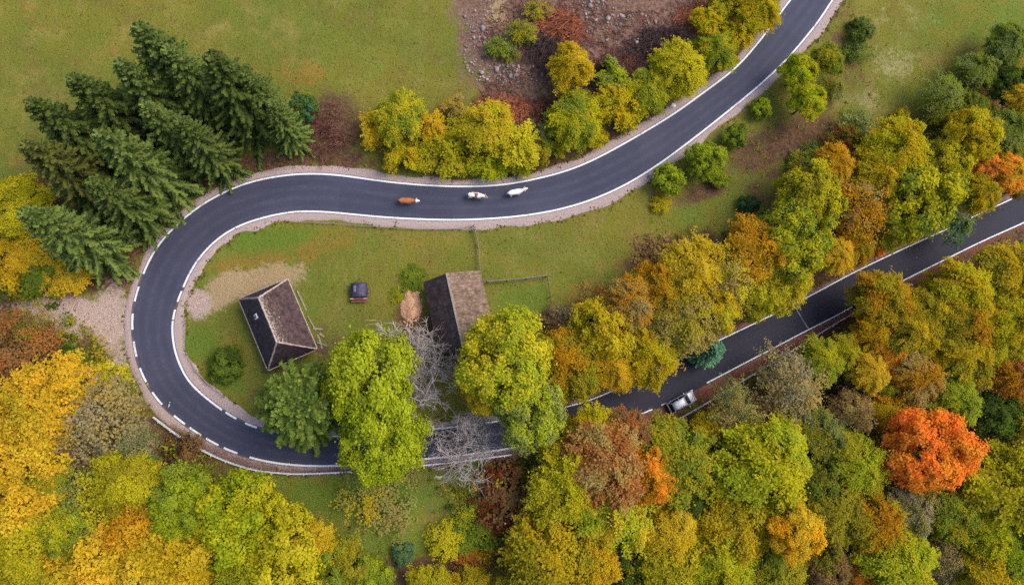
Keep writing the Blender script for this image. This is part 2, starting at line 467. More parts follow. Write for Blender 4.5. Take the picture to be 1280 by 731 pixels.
# ------------------------------------------------------------------ ground sheet
# patches of another ground cover: (kind, px, py, rx, ry, turn in degrees, strength) -> ellipses lying on the ground
PATCH = [
    ('gravel', 92, 393, 66, 25, 8, 1), ('gravel', 140, 400, 30, 45, 0, .9), ('gravel', 150, 445, 12, 40, -10, .7), ('gravel', 60, 385, 40, 16, 0, .7),
    ('sand', 315, 352, 70, 19, -12, 1), ('sand', 270, 372, 34, 18, -25, 1), ('gravel', 249, 379, 17, 19, 0, 1.1), ('sand', 365, 338, 22, 16, 0, .5),
    ('rust', 320, 328, 70, 10, -8, .9), ('rust', 385, 318, 18, 16, 0, .8),
    ('litter', 412, 165, 38, 48, 0, 1.1), ('litter', 340, 203, 60, 16, -5, 1.0), ('litter', 430, 200, 50, 14, 0, .9), ('litter', 270, 215, 40, 22, -20, .9),
    ('litter', 160, 300, 28, 45, 25, 1.0), ('litter', 110, 350, 70, 18, 0, .9), ('litter', 215, 240, 30, 40, 40, .9), ('litter', 140, 340, 30, 20, 0, .9),
    ('litter', 200, 150, 110, 60, -20, .9), ('litter', 110, 240, 80, 60, 0, .9),
    ('litter', 560, 205, 115, 13, 4, .8), ('litter', 480, 190, 50, 20, 0, .6), ('litter', 700, 195, 60, 14, -22, .8), ('litter', 790, 150, 70, 16, -32, .8), ('litter', 890, 85, 70, 18, -42, .8),
    ('soil', 640, 40, 75, 75, 0, 1.1), ('soil', 730, 60, 110, 75, 0, 1.1), ('soil', 800, 20, 110, 50, 0, 1.1), ('soil', 600, 10, 40, 40, 0, .9), ('soil', 780, 75, 100, 40, -20, 1),
    ('soil', 640, 110, 50, 35, 20, 1.0), ('litter', 660, 135, 60, 25, 10, 1.0), ('soil', 700, -50, 160, 60, 0, 1.0),
    ('sand', 622, 16, 15, 22, 20, .9),
    ('rust', 350, 70, 60, 22, 10, .45), ('rust', 340, 88, 40, 12, 0, .5), ('rust', 385, 95, 30, 16, 0, .8), ('rust', 60, 20, 60, 20, 0, .5), ('rust', 30, 190, 40, 30, 0, .4), ('rust', 150, 70, 40, 25, 0, .4),
    ('rust', 530, 300, 50, 20, 0, .45), ('rust', 640, 330, 45, 25, 0, .3), ('rust', 420, 300, 40, 20, 0, .6),
    ('lush', 335, 298, 70, 15, -5, 1.1), ('lush', 650, 378, 32, 22, 0, .9), ('lush', 677, 375, 10, 28, 0, .8), ('lush', 250, 430, 28, 26, 0, .9), ('lush', 290, 470, 30, 30, 0, .7),
    ('lush', 520, 358, 24, 22, 0, .7), ('lush', 440, 400, 40, 30, 0, .4), ('lush', 450, 622, 130, 30, 0, .9), ('lush', 600, 592, 60, 14, -5, .9), ('lush', 490, 680, 90, 30, 0, .7), ('lush', 330, 610, 70, 26, 10, .7),
    ('lush', 470, 60, 90, 70, 0, .45), ('lush', 720, 320, 60, 30, -10, .4), ('lush', 860, 270, 45, 22, -25, .6), ('lush', 1250, 30, 60, 40, 0, .7), ('lush', 905, 290, 50, 20, -20, .5), ('lush', 1180, 30, 60, 40, -20, .6),
    ('litter', 520, 712, 130, 18, 0, 1.0), ('litter', 640, 690, 40, 20, 0, .8), ('litter', 570, 640, 60, 40, 0, .25), ('litter', 230, 560, 60, 16, 30, .9), ('litter', 590, 585, 60, 8, -6, .7),
    ('pale', 1118, 78, 40, 28, 20, .62), ('pale', 1078, 125, 38, 18, 0, .55), ('pale', 1120, 20, 60, 30, 0, .45), ('pale', 1040, 120, 30, 20, 0, .5),
    ('litter', 1000, 170, 60, 34, -30, .8), ('litter', 950, 190, 50, 28, -30, .8), ('litter', 880, 238, 40, 16, -25, .8), ('litter', 1045, 30, 30, 50, 0, .5), ('litter', 960, 235, 40, 30, -30, .7), ('litter', 1060, 100, 30, 40, 0, .5), ('litter', 1040, 185, 40, 24, 0, .8),
    ('litter', 832, 318, 58, 24, -18, 1.0), ('litter', 880, 300, 30, 18, -20, .7), ('rust', 735, 372, 30, 24, 0, .9), ('litter', 705, 400, 35, 24, 0, .8), ('rust', 790, 330, 40, 25, 0, .6), ('rust', 720, 300, 30, 10, 0, .4),
    ('litter', 512, 405, 26, 40, 0, .8), ('litter', 560, 420, 40, 60, 0, .8), ('litter', 405, 425, 20, 30, -20, .6), ('litter', 470, 500, 70, 80, 0, .6), ('litter', 640, 460, 70, 60, 0, .7), ('litter', 355, 490, 50, 40, 0, .5),
    ('litter', 20, 450, 120, 90, 0, 1.0), ('litter', 100, 620, 170, 120, 0, 1.0), ('litter', 300, 690, 120, 60, 0, .8), ('litter', 20, 330, 70, 50, 0, .8),
    ('litter', 800, 430, 130, 60, -24, 1.0), ('litter', 960, 340, 130, 70, -28, 1.0), ('litter', 1120, 240, 130, 80, -28, 1.0), ('litter', 1250, 140, 70, 80, 0, .8),
    ('litter', 900, 620, 280, 110, 0, 1.1), ('litter', 1120, 560, 260, 170, 0, 1.1), ('litter', 1200, 400, 140, 90, -25, 1.1), ('litter', 740, 610, 110, 70, 0, 1.0), ('litter', 1330, 300, 120, 120, 0, 1), ('litter', 900, 800, 500, 110, 0, 1.1),
    ('litter', 100, 800, 300, 100, 0, 1.1),
]

def build_ground():
    def axis(lo, hi, step):
        core = np.arange(lo, hi+1e-6, step)
        g = [step]
        a = []
        x = hi; s = step
        while x < 2500:
            s *= 1.35; x += s; a.append(x)
        b = []
        x = lo; s = step
        while x > -2500:
            s *= 1.35; x -= s; b.append(x)
        return np.concatenate([b[::-1], core, a])
    xs, ys = axis(-82, 104, 0.42), axis(-42, 84, 0.42)
    X, Y = np.meshgrid(xs, ys)
    Xc, Yc = np.clip(X, -120, 140), np.clip(Y, -90, 130)
    Z = hz(Xc.ravel(), Yc.ravel()).reshape(X.shape)
    nx, ny = len(xs), len(ys)
    idx = np.arange(nx*ny).reshape(ny, nx)
    Fc = np.stack([idx[:-1, :-1], idx[:-1, 1:], idx[1:, 1:], idx[1:, :-1]], -1).reshape(-1, 4)
    att = {'m_'+k: np.zeros(nx*ny) for k in ('gravel', 'sand', 'litter', 'soil', 'lush', 'rust', 'pale')}
    x, y = X.ravel(), Y.ravel()
    for k, px, py, rx, ry, rot, st in PATCH:
        c = ground_pt(px, py, h0)
        a = math.radians(rot)
        u = ground_pt(px+rx*math.cos(a), py+rx*math.sin(a), h0)-c
        v = ground_pt(px-ry*math.sin(a), py+ry*math.cos(a), h0)-c
        det = u.x*v.y-u.y*v.x
        qx, qy = x-c.x, y-c.y
        s = (qx*v.y-qy*v.x)/det; w = (u.x*qy-u.y*qx)/det
        m = np.clip((1.55-np.sqrt(s*s+w*w))*0.95, 0, 1)*st
        att['m_'+k] = np.maximum(att['m_'+k], m)
    V = np.column_stack([x, y, Z.ravel()])
    me = mesh_np('ground', V, Fc, att, True)
    tag(link('ground', me, M['ground']), kind='structure')
build_ground()

# ------------------------------------------------------------------ road, verges, paint
N = len(mid)
cumw = sl
def s_at(px, py):
    p = G(px, py)
    return sl[((mid-np.array([p.x, p.y]))**2).sum(1).argmin()]

def strip(name, offs, dz, mat, i0=0, i1=None, attrs=None, parent=None):
    """offs: list of arrays (per station offsets from the centre, + = outer), laid as a sheet"""
    i1 = N if i1 is None else i1
    k = len(offs)
    rows = []
    for j, o in enumerate(offs):
        o = np.broadcast_to(o, (N,))[i0:i1]
        z = rz[i0:i1]+np.broadcast_to(dz[j] if isinstance(dz, (list, tuple)) else dz, (N,))[i0:i1]
        rows.append(np.column_stack([mid[i0:i1]+nrm[i0:i1]*o[:, None], z]))
    V = np.stack(rows, 1).reshape(-1, 3)
    n = i1-i0
    idx = np.arange(n*k).reshape(n, k)
    Fc = np.stack([idx[:-1, :-1], idx[:-1, 1:], idx[1:, 1:], idx[1:, :-1]], -1).reshape(-1, 4)
    # keep normals up
    a, b, c_ = V[Fc[0, 0]], V[Fc[0, 1]], V[Fc[0, 2]]
    if np.cross(b-a, c_-a)[2] < 0:
        Fc = Fc[:, ::-1]
    at = {}
    for q, arr in (attrs or {}).items():
        at[q] = np.stack([np.broadcast_to(r, (N,))[i0:i1] for r in arr], 1).ravel()
    return link(name, mesh_np(name, V, np.ascontiguousarray(Fc), at), mat, parent)

def wob(seed, amp, k):
    r = np.random.default_rng(seed)
    return smooth(r.normal(0, 1, N), k)*amp*math.sqrt(k)

s_wood = s_at(660, 540)
damp = sstep(s_wood-10, s_wood+14, sl)
ed = hw+0.22
us = np.linspace(-1, 1, 9)
rd = strip('road', [u*(ed+(wob(3, .02, 2) if abs(u) == 1 else 0)) for u in us], [0.0]*9, M['asphalt'], attrs={'across': [np.full(N, u) for u in us], 'damp': [damp]*9})
tag(rd, kind='structure')

sA, sB, sC = s_at(170, 372), s_at(205, 508), s_at(310, 570)
s_low0, s_low1 = s_at(700, 545), s_at(1100, 365)
wo = 0.86+0.15*np.sin(sl*0.13)+wob(1, .22, 4)
wo = wo+0.5*(sstep(s_low0-5, s_low0+20, sl)*(1-sstep(s_low1-20, s_low1+10, sl)))
wi = 0.92+0.2*np.sin(sl*0.09+1)+wob(2, .22, 4)
wi = wi*(1-0.45*damp)
wo = wo-0.4*sstep(s_low1-15, s_low1+10, sl)
lit_o = np.clip(sstep(sB-6, sB+8, sl)*0.85, 0, 1)
leafy_o = sstep(s_low0-8, s_low0+12, sl)
one = np.ones(N)
v1 = strip('road_verge', [ed, ed+wo*0.5, ed+wo, ed+wo+0.35], [0.0, 0.01, -0.015, -0.16], M['verge'],
           attrs={'litter': [lit_o*0.6, lit_o*0.8, np.maximum(lit_o, .35), np.maximum(lit_o, .8)], 'leafy': [leafy_o*.8, leafy_o, leafy_o, leafy_o]})
v2 = strip('road_verge', [-ed, -ed-wi*0.5, -ed-wi, -ed-wi-0.35], [0.0, 0.01, -0.015, -0.16], M['verge'],
           attrs={'litter': [damp*.6, damp*.7, np.maximum(damp, .3), np.maximum(damp, .7)], 'leafy': [damp*.3, damp*.4, damp*.6, damp*.7]})
tag(v1, kind='structure'); tag(v2, kind='structure')

def paint_material():
    t = NT('road_paint'); c = t.coord()
    n = t.noise(c, 3.2, 4, 0.75); n2 = t.noise(c, 0.25, 2)
    worn = t.remap(t.math('ADD', n, t.math('MULTIPLY', t.math('SUBTRACT', n2, 0.5), 0.6)), 0.56, 0.76, 0, 0.75)
    return t.pbr(t.mix(worn, (0.70, 0.70, 0.70), (0.18, 0.165, 0.17)), 0.6, spec=0.3)

def paint():
    ranges = []     # (side, s0, s1, on, off)
    a0 = s_at(176, 352)
    ranges += [(1, 0, a0-1.0, 0, 0), (1, a0, s_at(213, 515), 1.75, 1.35), (1, s_at(213, 515), sC, 1.7, .7), (1, sC, s_at(740, 530), 0, 0),
               (1, s_at(740, 530), s_at(885, 478), 1.8, 1.4), (1, s_at(885, 478), sl[-1], 0, 0)]
    b0, b1 = s_at(231, 358), s_at(217, 402)
    ranges += [(-1, 0, b0, 0, 0), (-1, b0, b1, 1.7, 1.3), (-1, b1, s_at(277, 512), 0, 0), (-1, s_at(277, 512), s_at(345, 540), 1.8, 1.4), (-1, s_at(345, 540), sl[-1], 0, 0)]
    V = []; Fc = []
    for side, s0, s1, on, off in ranges:
        segs = []
        if on == 0:
            segs.append((s0, s1))
        else:
            q = s0+0.6
            while q+on < s1:
                segs.append((q, q+on)); q += on+off
        for a, b in segs:
            n = max(2, int((b-a)/0.5)+1)
            q = np.linspace(a, b, n)
            mx = np.column_stack([np.interp(q, sl, mid[:, 0]), np.interp(q, sl, mid[:, 1])])
            nn = np.column_stack([np.interp(q, sl, nrm[:, 0]), np.interp(q, sl, nrm[:, 1])])
            hh = np.interp(q, sl, hw); zz = np.interp(q, sl, rz)
            wdt = 0.25-0.07*np.interp(q, sl, damp)
            base = len(V)
            for i in range(n):
                for e in (-1, 1):
                    p = mx[i]+nn[i]*side*(hh[i]+e*wdt[i]/2)
                    V.append((p[0], p[1], zz[i]+0.006))
            for i in range(n-1):
                f = [base+2*i, base+2*i+1, base+2*i+3, base+2*i+2]
                Fc.append(f if side*sgn > 0 else f[::-1])
    V = np.array(V); Fc = np.array(Fc)
    nz = np.cross(V[Fc[:, 1]]-V[Fc[:, 0]], V[Fc[:, 2]]-V[Fc[:, 0]])[:, 2] < 0
    Fc[nz] = Fc[nz][:, ::-1]
    tag(link('road_marking', mesh_np('road_marking', V, Fc), paint_material()), kind='structure')
paint()



def road_joint():
    a, b = G(996, 388), G(1010, 411)
    i, dd, off = road_near(np.array([a.x, b.x]), np.array([a.y, b.y]))
    dv = (b-a).xy.normalized(); n = Vector((-dv.y, dv.x))*0.09
    V = []; k = 9
    for j in range(k):
        p = a.xy.lerp(b.xy, j/(k-1)); z = float(rz[int(i[0]+(i[1]-i[0])*j/(k-1))])+0.005
        V += [(p.x-n.x, p.y-n.y, z), (p.x+n.x, p.y+n.y, z)]
    Fc = np.array([[2*j, 2*j+1, 2*j+3, 2*j+2] for j in range(k-1)])[:, ::-1]
    tag(link('road_joint', mesh_np('road_joint', np.array(V), np.ascontiguousarray(Fc)), simple('sealed_joint', (.15, .15, .19), .7, .5, 2)), kind='structure')
road_joint()

# ------------------------------------------------------------------ vegetation meshes
def unit(v):
    return v/np.maximum(np.linalg.norm(v, axis=-1, keepdims=True), 1e-9)

def quads(C, A, B, size_a, size_b, bend=0.0):
    """leaf quads: centre C, in-plane axes A and B (unit), half sizes; returns V, F"""
    n = len(C)
    a = A*np.asarray(size_a)[:, None]; b = B*np.asarray(size_b)[:, None]
    nn = np.cross(A, B)*np.asarray(size_a)[:, None]*bend
    V = np.stack([C-a-nn, C-b*0.9+a*0.05, C+a-nn, C+b*0.9+a*0.05], 1).reshape(-1, 3)
    return V, np.arange(4*n).reshape(n, 4)

def leaf_cloud(rng, P, Nrm, size, spread=0.6, elong=1.5):
    n = len(P)
    nn = unit(Nrm+rng.normal(0, spread, (n, 3)))
    r = unit(rng.normal(0, 1, (n, 3)))
    A = unit(np.cross(nn, r)); B = np.cross(nn, A)
    s = size*rng.uniform(0.65, 1.3, n)
    return quads(P, A, B, s*0.5*elong**0.5, s*0.5/elong**0.5*1.25, 0.25)

def crown_mesh(name, seed, nl, ns, nleaf, leaf, style='lump', asp=0.9, gap=0.0, uneven=0.18, lobe=0.36):
    """crown of radius 1 round the z axis, bottom near z=-asp, top near z=asp. Lobes > tufts > leaves."""
    rng = np.random.default_rng(seed)
    ph = rng.uniform(0, 6.28, 4); am = rng.uniform(0.5, 1, 4)
    i = np.arange(nl)
    zz = 1-(i+0.5)/nl*1.45                      # from the top down to below the equator
    az = i*2.39996+rng.normal(0, 0.35, nl)
    rad = np.sqrt(np.clip(1-zz**2, 0, 1))
    D = np.column_stack([rad*np.cos(az), rad*np.sin(az), zz])
    D = unit(D+rng.normal(0, 0.12, D.shape))
    a = np.arctan2(D[:, 1], D[:, 0])
    out = 1+uneven*(am[0]*np.sin(2*a+ph[0])+am[1]*np.sin(3*a+ph[1])+0.6*am[2]*np.sin(5*a+ph[2]))*0.6
    R = rng.uniform(0.62, 0.80, nl)*out
    C = D*R[:, None]*np.array([1, 1, asp])
    LR = lobe*rng.uniform(0.75, 1.25, nl)
    C = np.vstack([C, rng.normal(0, 0.22, (4, 3))*[1, 1, asp]]); LR = np.concatenate([LR, np.full(4, lobe*1.1)]); D = np.vstack([D, np.tile([[0, 0, 1.0]], (4, 1))])
    if nl > 30:                                  # inner lobes under the top, so that no hollow opens there
        q = unit(rng.normal(0, 1, (9, 3))+[0, 0, 0.9]); C = np.vstack([C, q*0.48*np.array([1, 1, asp])]); LR = np.concatenate([LR, np.full(9, lobe*1.15)]); D = np.vstack([D, q])
    nL = len(C)
    # tufts on every lobe, mostly on its outer, upper side
    T = unit(rng.normal(0, 1, (nL, ns, 3))+D[:, None, :]*0.9+np.array([0, 0, 0.55]))
    TC = C[:, None, :]+T*LR[:, None, None]*rng.uniform(0.5, 1.08 if style == 'lump' else 1.38, (nL, ns, 1))*np.array([1, 1, 0.85])
    keep = rng.random((nL, ns)) > gap
    lobe_v = rng.random(nL)[:, None]*np.ones((1, ns)); tuft_v = rng.random((nL, ns))
    TC = TC[keep]; T = T[keep]; lv = (0.5*lobe_v+0.5*tuft_v)[keep]
    LRt = (LR[:, None]*np.ones((1, ns)))[keep]
    tr = LRt*rng.uniform(0.26, 0.50, len(TC))
    n = len(TC)
    L = rng.normal(0, 1, (n, nleaf, 3)); L = unit(L)*rng.random((n, nleaf, 1))**0.45
    if style == 'lump':
        sc = np.array([1, 1, 0.8]); nor = unit(L*0.6+T[:, None, :]*0.8+np.array([0, 0, 0.3]))
        P = TC[:, None, :]+L*tr[:, None, None]*sc
    else:                                        # sprays: flat fans that droop outwards
        h = unit(np.column_stack([TC[:, 0], TC[:, 1], np.zeros(n)])+1e-6)
        side = np.column_stack([-h[:, 1], h[:, 0], np.zeros(n)])
        dn = unit(h+np.array([0, 0, -0.42])+rng.normal(0, 0.15, (n, 3)))
        up = unit(np.cross(dn, side)); up *= np.sign(up[:, 2:3]+1e-9)
        P = TC[:, None, :]+(dn[:, None, :]*L[..., :1]*2.3+side[:, None, :]*L[..., 1:2]*0.9+up[:, None, :]*L[..., 2:]*0.22)*tr[:, None, None]
        nor = unit(up[:, None, :]+rng.normal(0, 0.25, L.shape))
    P = P.reshape(-1, 3); nor = nor.reshape(-1, 3)
    stray = rng.random(len(P)) < 0.14
    P = P+rng.normal(0, 1, P.shape)*np.where(stray, 0.055, 0.010)[:, None]
    V, Fc = leaf_cloud(rng, P, nor, leaf, 0.32)
    l = np.clip(np.repeat(lv, nleaf)*0.75+0.25*rng.random(len(P)), 0, 1)
    me = mesh_np(name, V, Fc, {'lv': np.repeat(l, 4)})
    return me, C, LR

def spruce_mesh(name, seed, h=20.0, R=4.4, up=0.15, droop=0.55, tilt=0.30, dens=1.0, quadw=0.15, power=0.85, bare=0.05, wh=0.60, side=1.15):
    rng = np.random.default_rng(seed)
    Vs = []; Fs = []; ls = []; o = 0
    BV = MB()
    def put(C, A, B, sa, sb, l):
        nonlocal o
        V, f = quads(C, A, B, sa, sb, 0.15)
        Vs.append(V); Fs.append(f+o); o += len(V); ls.append(np.repeat(l, 4))
    z = h*bare
    az0 = 0
    while z < h*0.985:
        fr = z/h
        nb = int(rng.integers(4, 7))
        az0 += rng.uniform(0.3, 0.9)
        for b in range(nb):
            az = az0+b*6.283/nb+rng.normal(0, 0.16)
            ln = R*((1-fr)**power)*rng.uniform(0.72, 1.12)+0.25
            e = np.array([math.cos(az), math.sin(az), 0]); s = np.array([-e[1], e[0], 0])
            m = max(4, int(ln/0.20*dens))
            t = np.linspace(0.06, 1, m)
            upw = up+0.55*fr**2
            dz = ln*(upw*t-droop*(1-fr*0.75)*t*t+0.30*droop*t**4)
            sway = rng.normal(0, 0.10)*ln
            P = e*(ln*t)[:, None]+np.array([0, 0, 1.0])*dz[:, None]+s*(sway*t*t)[:, None]+np.array([0, 0, z])
            dirv = unit(np.gradient(P, axis=0))
            bv = rng.random()
            # top of the limb
            nup = unit(np.cross(dirv, np.tile(s, (m, 1))))
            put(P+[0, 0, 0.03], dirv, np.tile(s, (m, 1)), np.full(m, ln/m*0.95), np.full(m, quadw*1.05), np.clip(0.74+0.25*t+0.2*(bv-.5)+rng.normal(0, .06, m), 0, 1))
            for sd in (-1, 1):
                for rep in range(2):
                    g = side*(0.20+0.42*np.sin(np.clip(t*1.15, 0, 1)*2.9))*(0.55+0.45*min(1, ln/3.5))*rng.uniform(0.6, 1.2, m)
                    A = unit(dirv*rng.uniform(0.45, 0.9, m)[:, None]+sd*s+np.array([0, 0, -1.0])*rng.uniform(0.15, tilt*2.3, m)[:, None]*(1.0+0.8*rep))
                    Bx = unit(np.cross(A, np.array([0, 0, 1.0])+dirv*0.2))
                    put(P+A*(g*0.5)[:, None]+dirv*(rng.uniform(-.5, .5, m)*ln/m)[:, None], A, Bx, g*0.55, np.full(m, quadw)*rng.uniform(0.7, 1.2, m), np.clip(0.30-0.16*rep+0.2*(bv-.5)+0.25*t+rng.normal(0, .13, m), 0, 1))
        z += wh*(1-0.35*fr)*rng.uniform(0.8, 1.2)/max(0.8, dens)*h/20
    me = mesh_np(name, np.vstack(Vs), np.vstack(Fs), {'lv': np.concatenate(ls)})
    return me

def add_limbs(mb, C, LR, rx, rz_, zc_, h, rng, tr, nlimb=9):
    """trunk from the ground to the crown and limbs out to its lobes (object space of the tree)"""
    lean = rng.normal(0, 0.02*h, 2)
    top = zc_+0.35*rz_
    zs = np.linspace(-0.5, top, 7)
    P = [(lean[0]*math.sin(z/h*2)*.5, lean[1]*math.sin(z/h*1.7)*.5, z) for z in zs]
    Rr = [tr*(1.25 if i == 0 else 1)*(1-0.82*max(0, z)/top)+0.02 for i, z in enumerate(zs)]
    mb.tube(P, Rr, 7)
    pick = rng.permutation(len(C))[:nlimb]
    for k in pick:
        tgt = np.array([C[k][0]*rx, C[k][1]*rx, zc_+C[k][2]*rz_])
        z0 = max(zc_-0.75*rz_, min(top*0.9, tgt[2]-0.55*np.hypot(tgt[0], tgt[1])))
        z0 = max(0.12*h, z0)
        a = np.array([0, 0, z0]); md = (a+tgt)/2+np.array([0, 0, -0.06*rx])
        r0 = max(0.03, tr*0.42)
        mb.tube([a, md, tgt], [r0, r0*0.6, 0.02], 5, cap=False)

def twig_mesh(name, seed, h, spread, levels=4, r0=0.14, n0=7, up=0.5, lean=(0, 0), rmin=0.027):
    """bare tree: trunk and limbs one mesh, fine branching"""
    rng = np.random.default_rng(seed)
    mb = MB()
    def grow(p, dirv, ln, r, lev):
        n = 3
        pts = [p]
        q = p.copy(); dv = dirv.copy()
        for _ in range(n):
            dv = unit(dv+rng.normal(0, 0.13, 3)+np.array([0, 0, 0.05*up]))
            q = q+dv*ln/n; pts.append(q.copy())
        mb.tube(pts, [r*(1-0.22*i) for i in range(n+1)], 5 if lev < 2 else 3, cap=False)
        if lev >= levels:
            return
        kids = int(rng.integers(3, 6)) if lev else n0
        for k in range(kids):
            t = rng.uniform(0.35, 1.0) if lev else rng.uniform(0.22, 1.0)
            i = min(n-1, int(t*n)); base = pts[i]+(pts[i+1]-pts[i])*(t*n-i)
            side = unit(rng.normal(0, 1, 3)*np.array([1, 1, 0.5]))
            nd = unit(dv*rng.uniform(0.5, 1.0)+side*spread+np.array([0, 0, up*0.35]))
            grow(base, nd, ln*rng.uniform(0.48, 0.72), max(rmin, r*0.55), lev+1)
    d0 = unit(np.array([lean[0], lean[1], 1.0]))
    grow(np.array([0, 0, -0.3]), d0, h*0.52, r0, 0)
    me = mb.mesh(name)
    return me

# crown library: name -> list of (mesh, lobe centres, lobe radii)
LIB = {}
def lib(kind, k, *a, **kw):
    LIB.setdefault(kind, []).append(crown_mesh('crown_'+kind, k, *a, **kw))
for s_ in range(4):
    lib('lump', 100+s_, 36, 15, 50, 0.054, 'lump', 0.9, 0.10, 0.17, 0.32)
for s_ in range(5):
    lib('spray', 200+s_, 42, 15, 50, 0.052, 'spray', 0.9, 0.10, 0.24, 0.30)
for s_ in range(3):
    lib('thin', 300+s_, 32, 12, 20, 0.055, 'spray', 0.9, 0.42, 0.30, 0.36)
for s_ in range(4):
    lib('bush', 400+s_, 18, 14, 26, 0.100, 'lump', 0.75, 0.12, 0.30, 0.40)
for s_ in range(4):
    lib('shag', 900+s_, 22, 13, 26, 0.085, 'spray', 0.8, 0.14, 0.32, 0.36)
for s_ in range(3):
    lib('loose', 500+s_, 18, 11, 18, 0.095, 'spray', 0.75, 0.30, 0.36, 0.42)
for s_ in range(3):
    lib('maple', 600+s_, 54, 13, 44, 0.045, 'lump', 0.95, 0.05, 0.13, 0.25)
for s_ in range(3):
    lib('airy', 800+s_, 44, 14, 42, 0.052, 'spray', 0.85, 0.32, 0.30, 0.30)
for s_ in range(2):
    lib('sprig', 700+s_, 18, 8, 12, 0.080, 'spray', 0.75, 0.45, 0.36, 0.46)

P_ = dict(fresh=(.42, .46, .030), amber=(.85, .45, .02),
    yel=(.64, .47, .035), gold=(.65, .41, .03), org=(.90, .38, .04), lem=(.58, .50, .03), lime=(.36, .42, .02), ygr=(.49, .44, .020), olv=(.38, .325, .024), oli=(.27, .245, .03),
    grn=(.15, .21, .028), dgr=(.075, .11, .022), tan=(.42, .31, .10), rust=(.46, .18, .05), brn=(.26, .15, .065), gry=(.33, .28, .16), teal=(.07, .19, .10), red=(.20, .035, .02),
    mgr=(.25, .30, .032), pale=(.30, .33, .09), fire=(.88, .25, .04), dor=(.52, .26, .015), dye=(.55, .39, .018), sage=(.20, .24, .075), blk=(.07, .045, .03))

TREE_N = {}
def place_xy(px, py, zmid):
    """point on the ground under something seen at (px,py) whose middle is zmid above the ground"""
    return G(px, py, zmid)

def tree(px, py, dpx, h, kind, ca, cb, label, group=None, name=None, cat=None, asp=None, turn=None, ell=1.0, bark='bark'):
    """deciduous tree or shrub whose crown is seen at px,py with dpx across"""
    me, C, LR = LIB[kind][rnd.randrange(len(LIB[kind]))]
    g = place_xy(px, py, h*0.62)
    dist = (CAM-Vector((g.x, g.y, g.z+h*0.62))).dot(zc)
    r = dpx/2*dist/F*1.06
    small = h < 4.6
    rz_ = min(h*0.50, r*0.95) if asp is None else r*asp
    zc_ = h-rz_*0.98
    if small:
        zc_ = min(zc_, rz_*0.8)
    name = name or ('shrub' if small else 'broadleaf_tree'); cat = cat or ('shrub' if small else 'tree')
    t = empty(name, g, 0, label, cat, group)
    a = rnd.uniform(0, 6.28) if turn is None else turn
    c = link('crown', me, M['leaf'], t)
    c.location = (0, 0, zc_); c.scale = (r*ell, r/ell, rz_); c.rotation_euler = (0, 0, a)
    c['leaf_a'] = list(P_[ca]); c['leaf_b'] = list(P_[cb])
    mb = MB(); rng = np.random.default_rng(int(px*7+py))
    ca_, sa_ = math.cos(a), math.sin(a)
    Cr = np.column_stack([(C[:, 0]*ell*ca_-C[:, 1]/ell*sa_), (C[:, 0]*ell*sa_+C[:, 1]/ell*ca_), C[:, 2]])
    if small:
        for k in rng.permutation(len(Cr))[:8]:
            tgt = np.array([Cr[k][0]*r, Cr[k][1]*r, max(0.3, zc_+Cr[k][2]*rz_)])
            mb.tube([(rng.normal(0, .06), rng.normal(0, .06), -0.2), tgt*[.4, .4, .6], tgt], [0.045, 0.03, 0.01], 4, cap=False)
        mb.build('stem', M[bark], t)
    else:
        add_limbs(mb, Cr, LR, r, rz_, zc_, h, rng, 0.018*h+0.012*r, 12 if kind != 'thin' else 26)
        mb.build('trunk', M[bark], t, smoothf=True)
    return t

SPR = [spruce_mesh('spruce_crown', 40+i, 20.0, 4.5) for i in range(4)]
def spruce(tx, ty, h, label, col=('dgr', 'grn'), rs=1.0, group='spruces beside the hairpin', mesh=None, name='spruce_tree', z=None, by_tip=True, cat='tree'):
    g = G(tx, ty, h if by_tip else 0.0)
    t = empty(name, g, 0, label, cat, group)
    c = link('crown', mesh or SPR[rnd.randrange(4)], M['needle'], t)
    c.scale = (rs*h/20, rs*h/20, h/20); c.rotation_euler = (0, 0, rnd.uniform(0, 6.28))
    c['leaf_a'] = list(col[0] if not isinstance(col[0], str) else P_[col[0]]); c['leaf_b'] = list(col[1] if not isinstance(col[1], str) else P_[col[1]])
    mb = MB(); mb.tube([(0, 0, -0.5), (0, 0, h*0.5), (0, 0, h*0.985)], [0.016*h, 0.010*h, 0.02], 7)
    mb.build('trunk', M['bark'], t, smoothf=True)
    return t

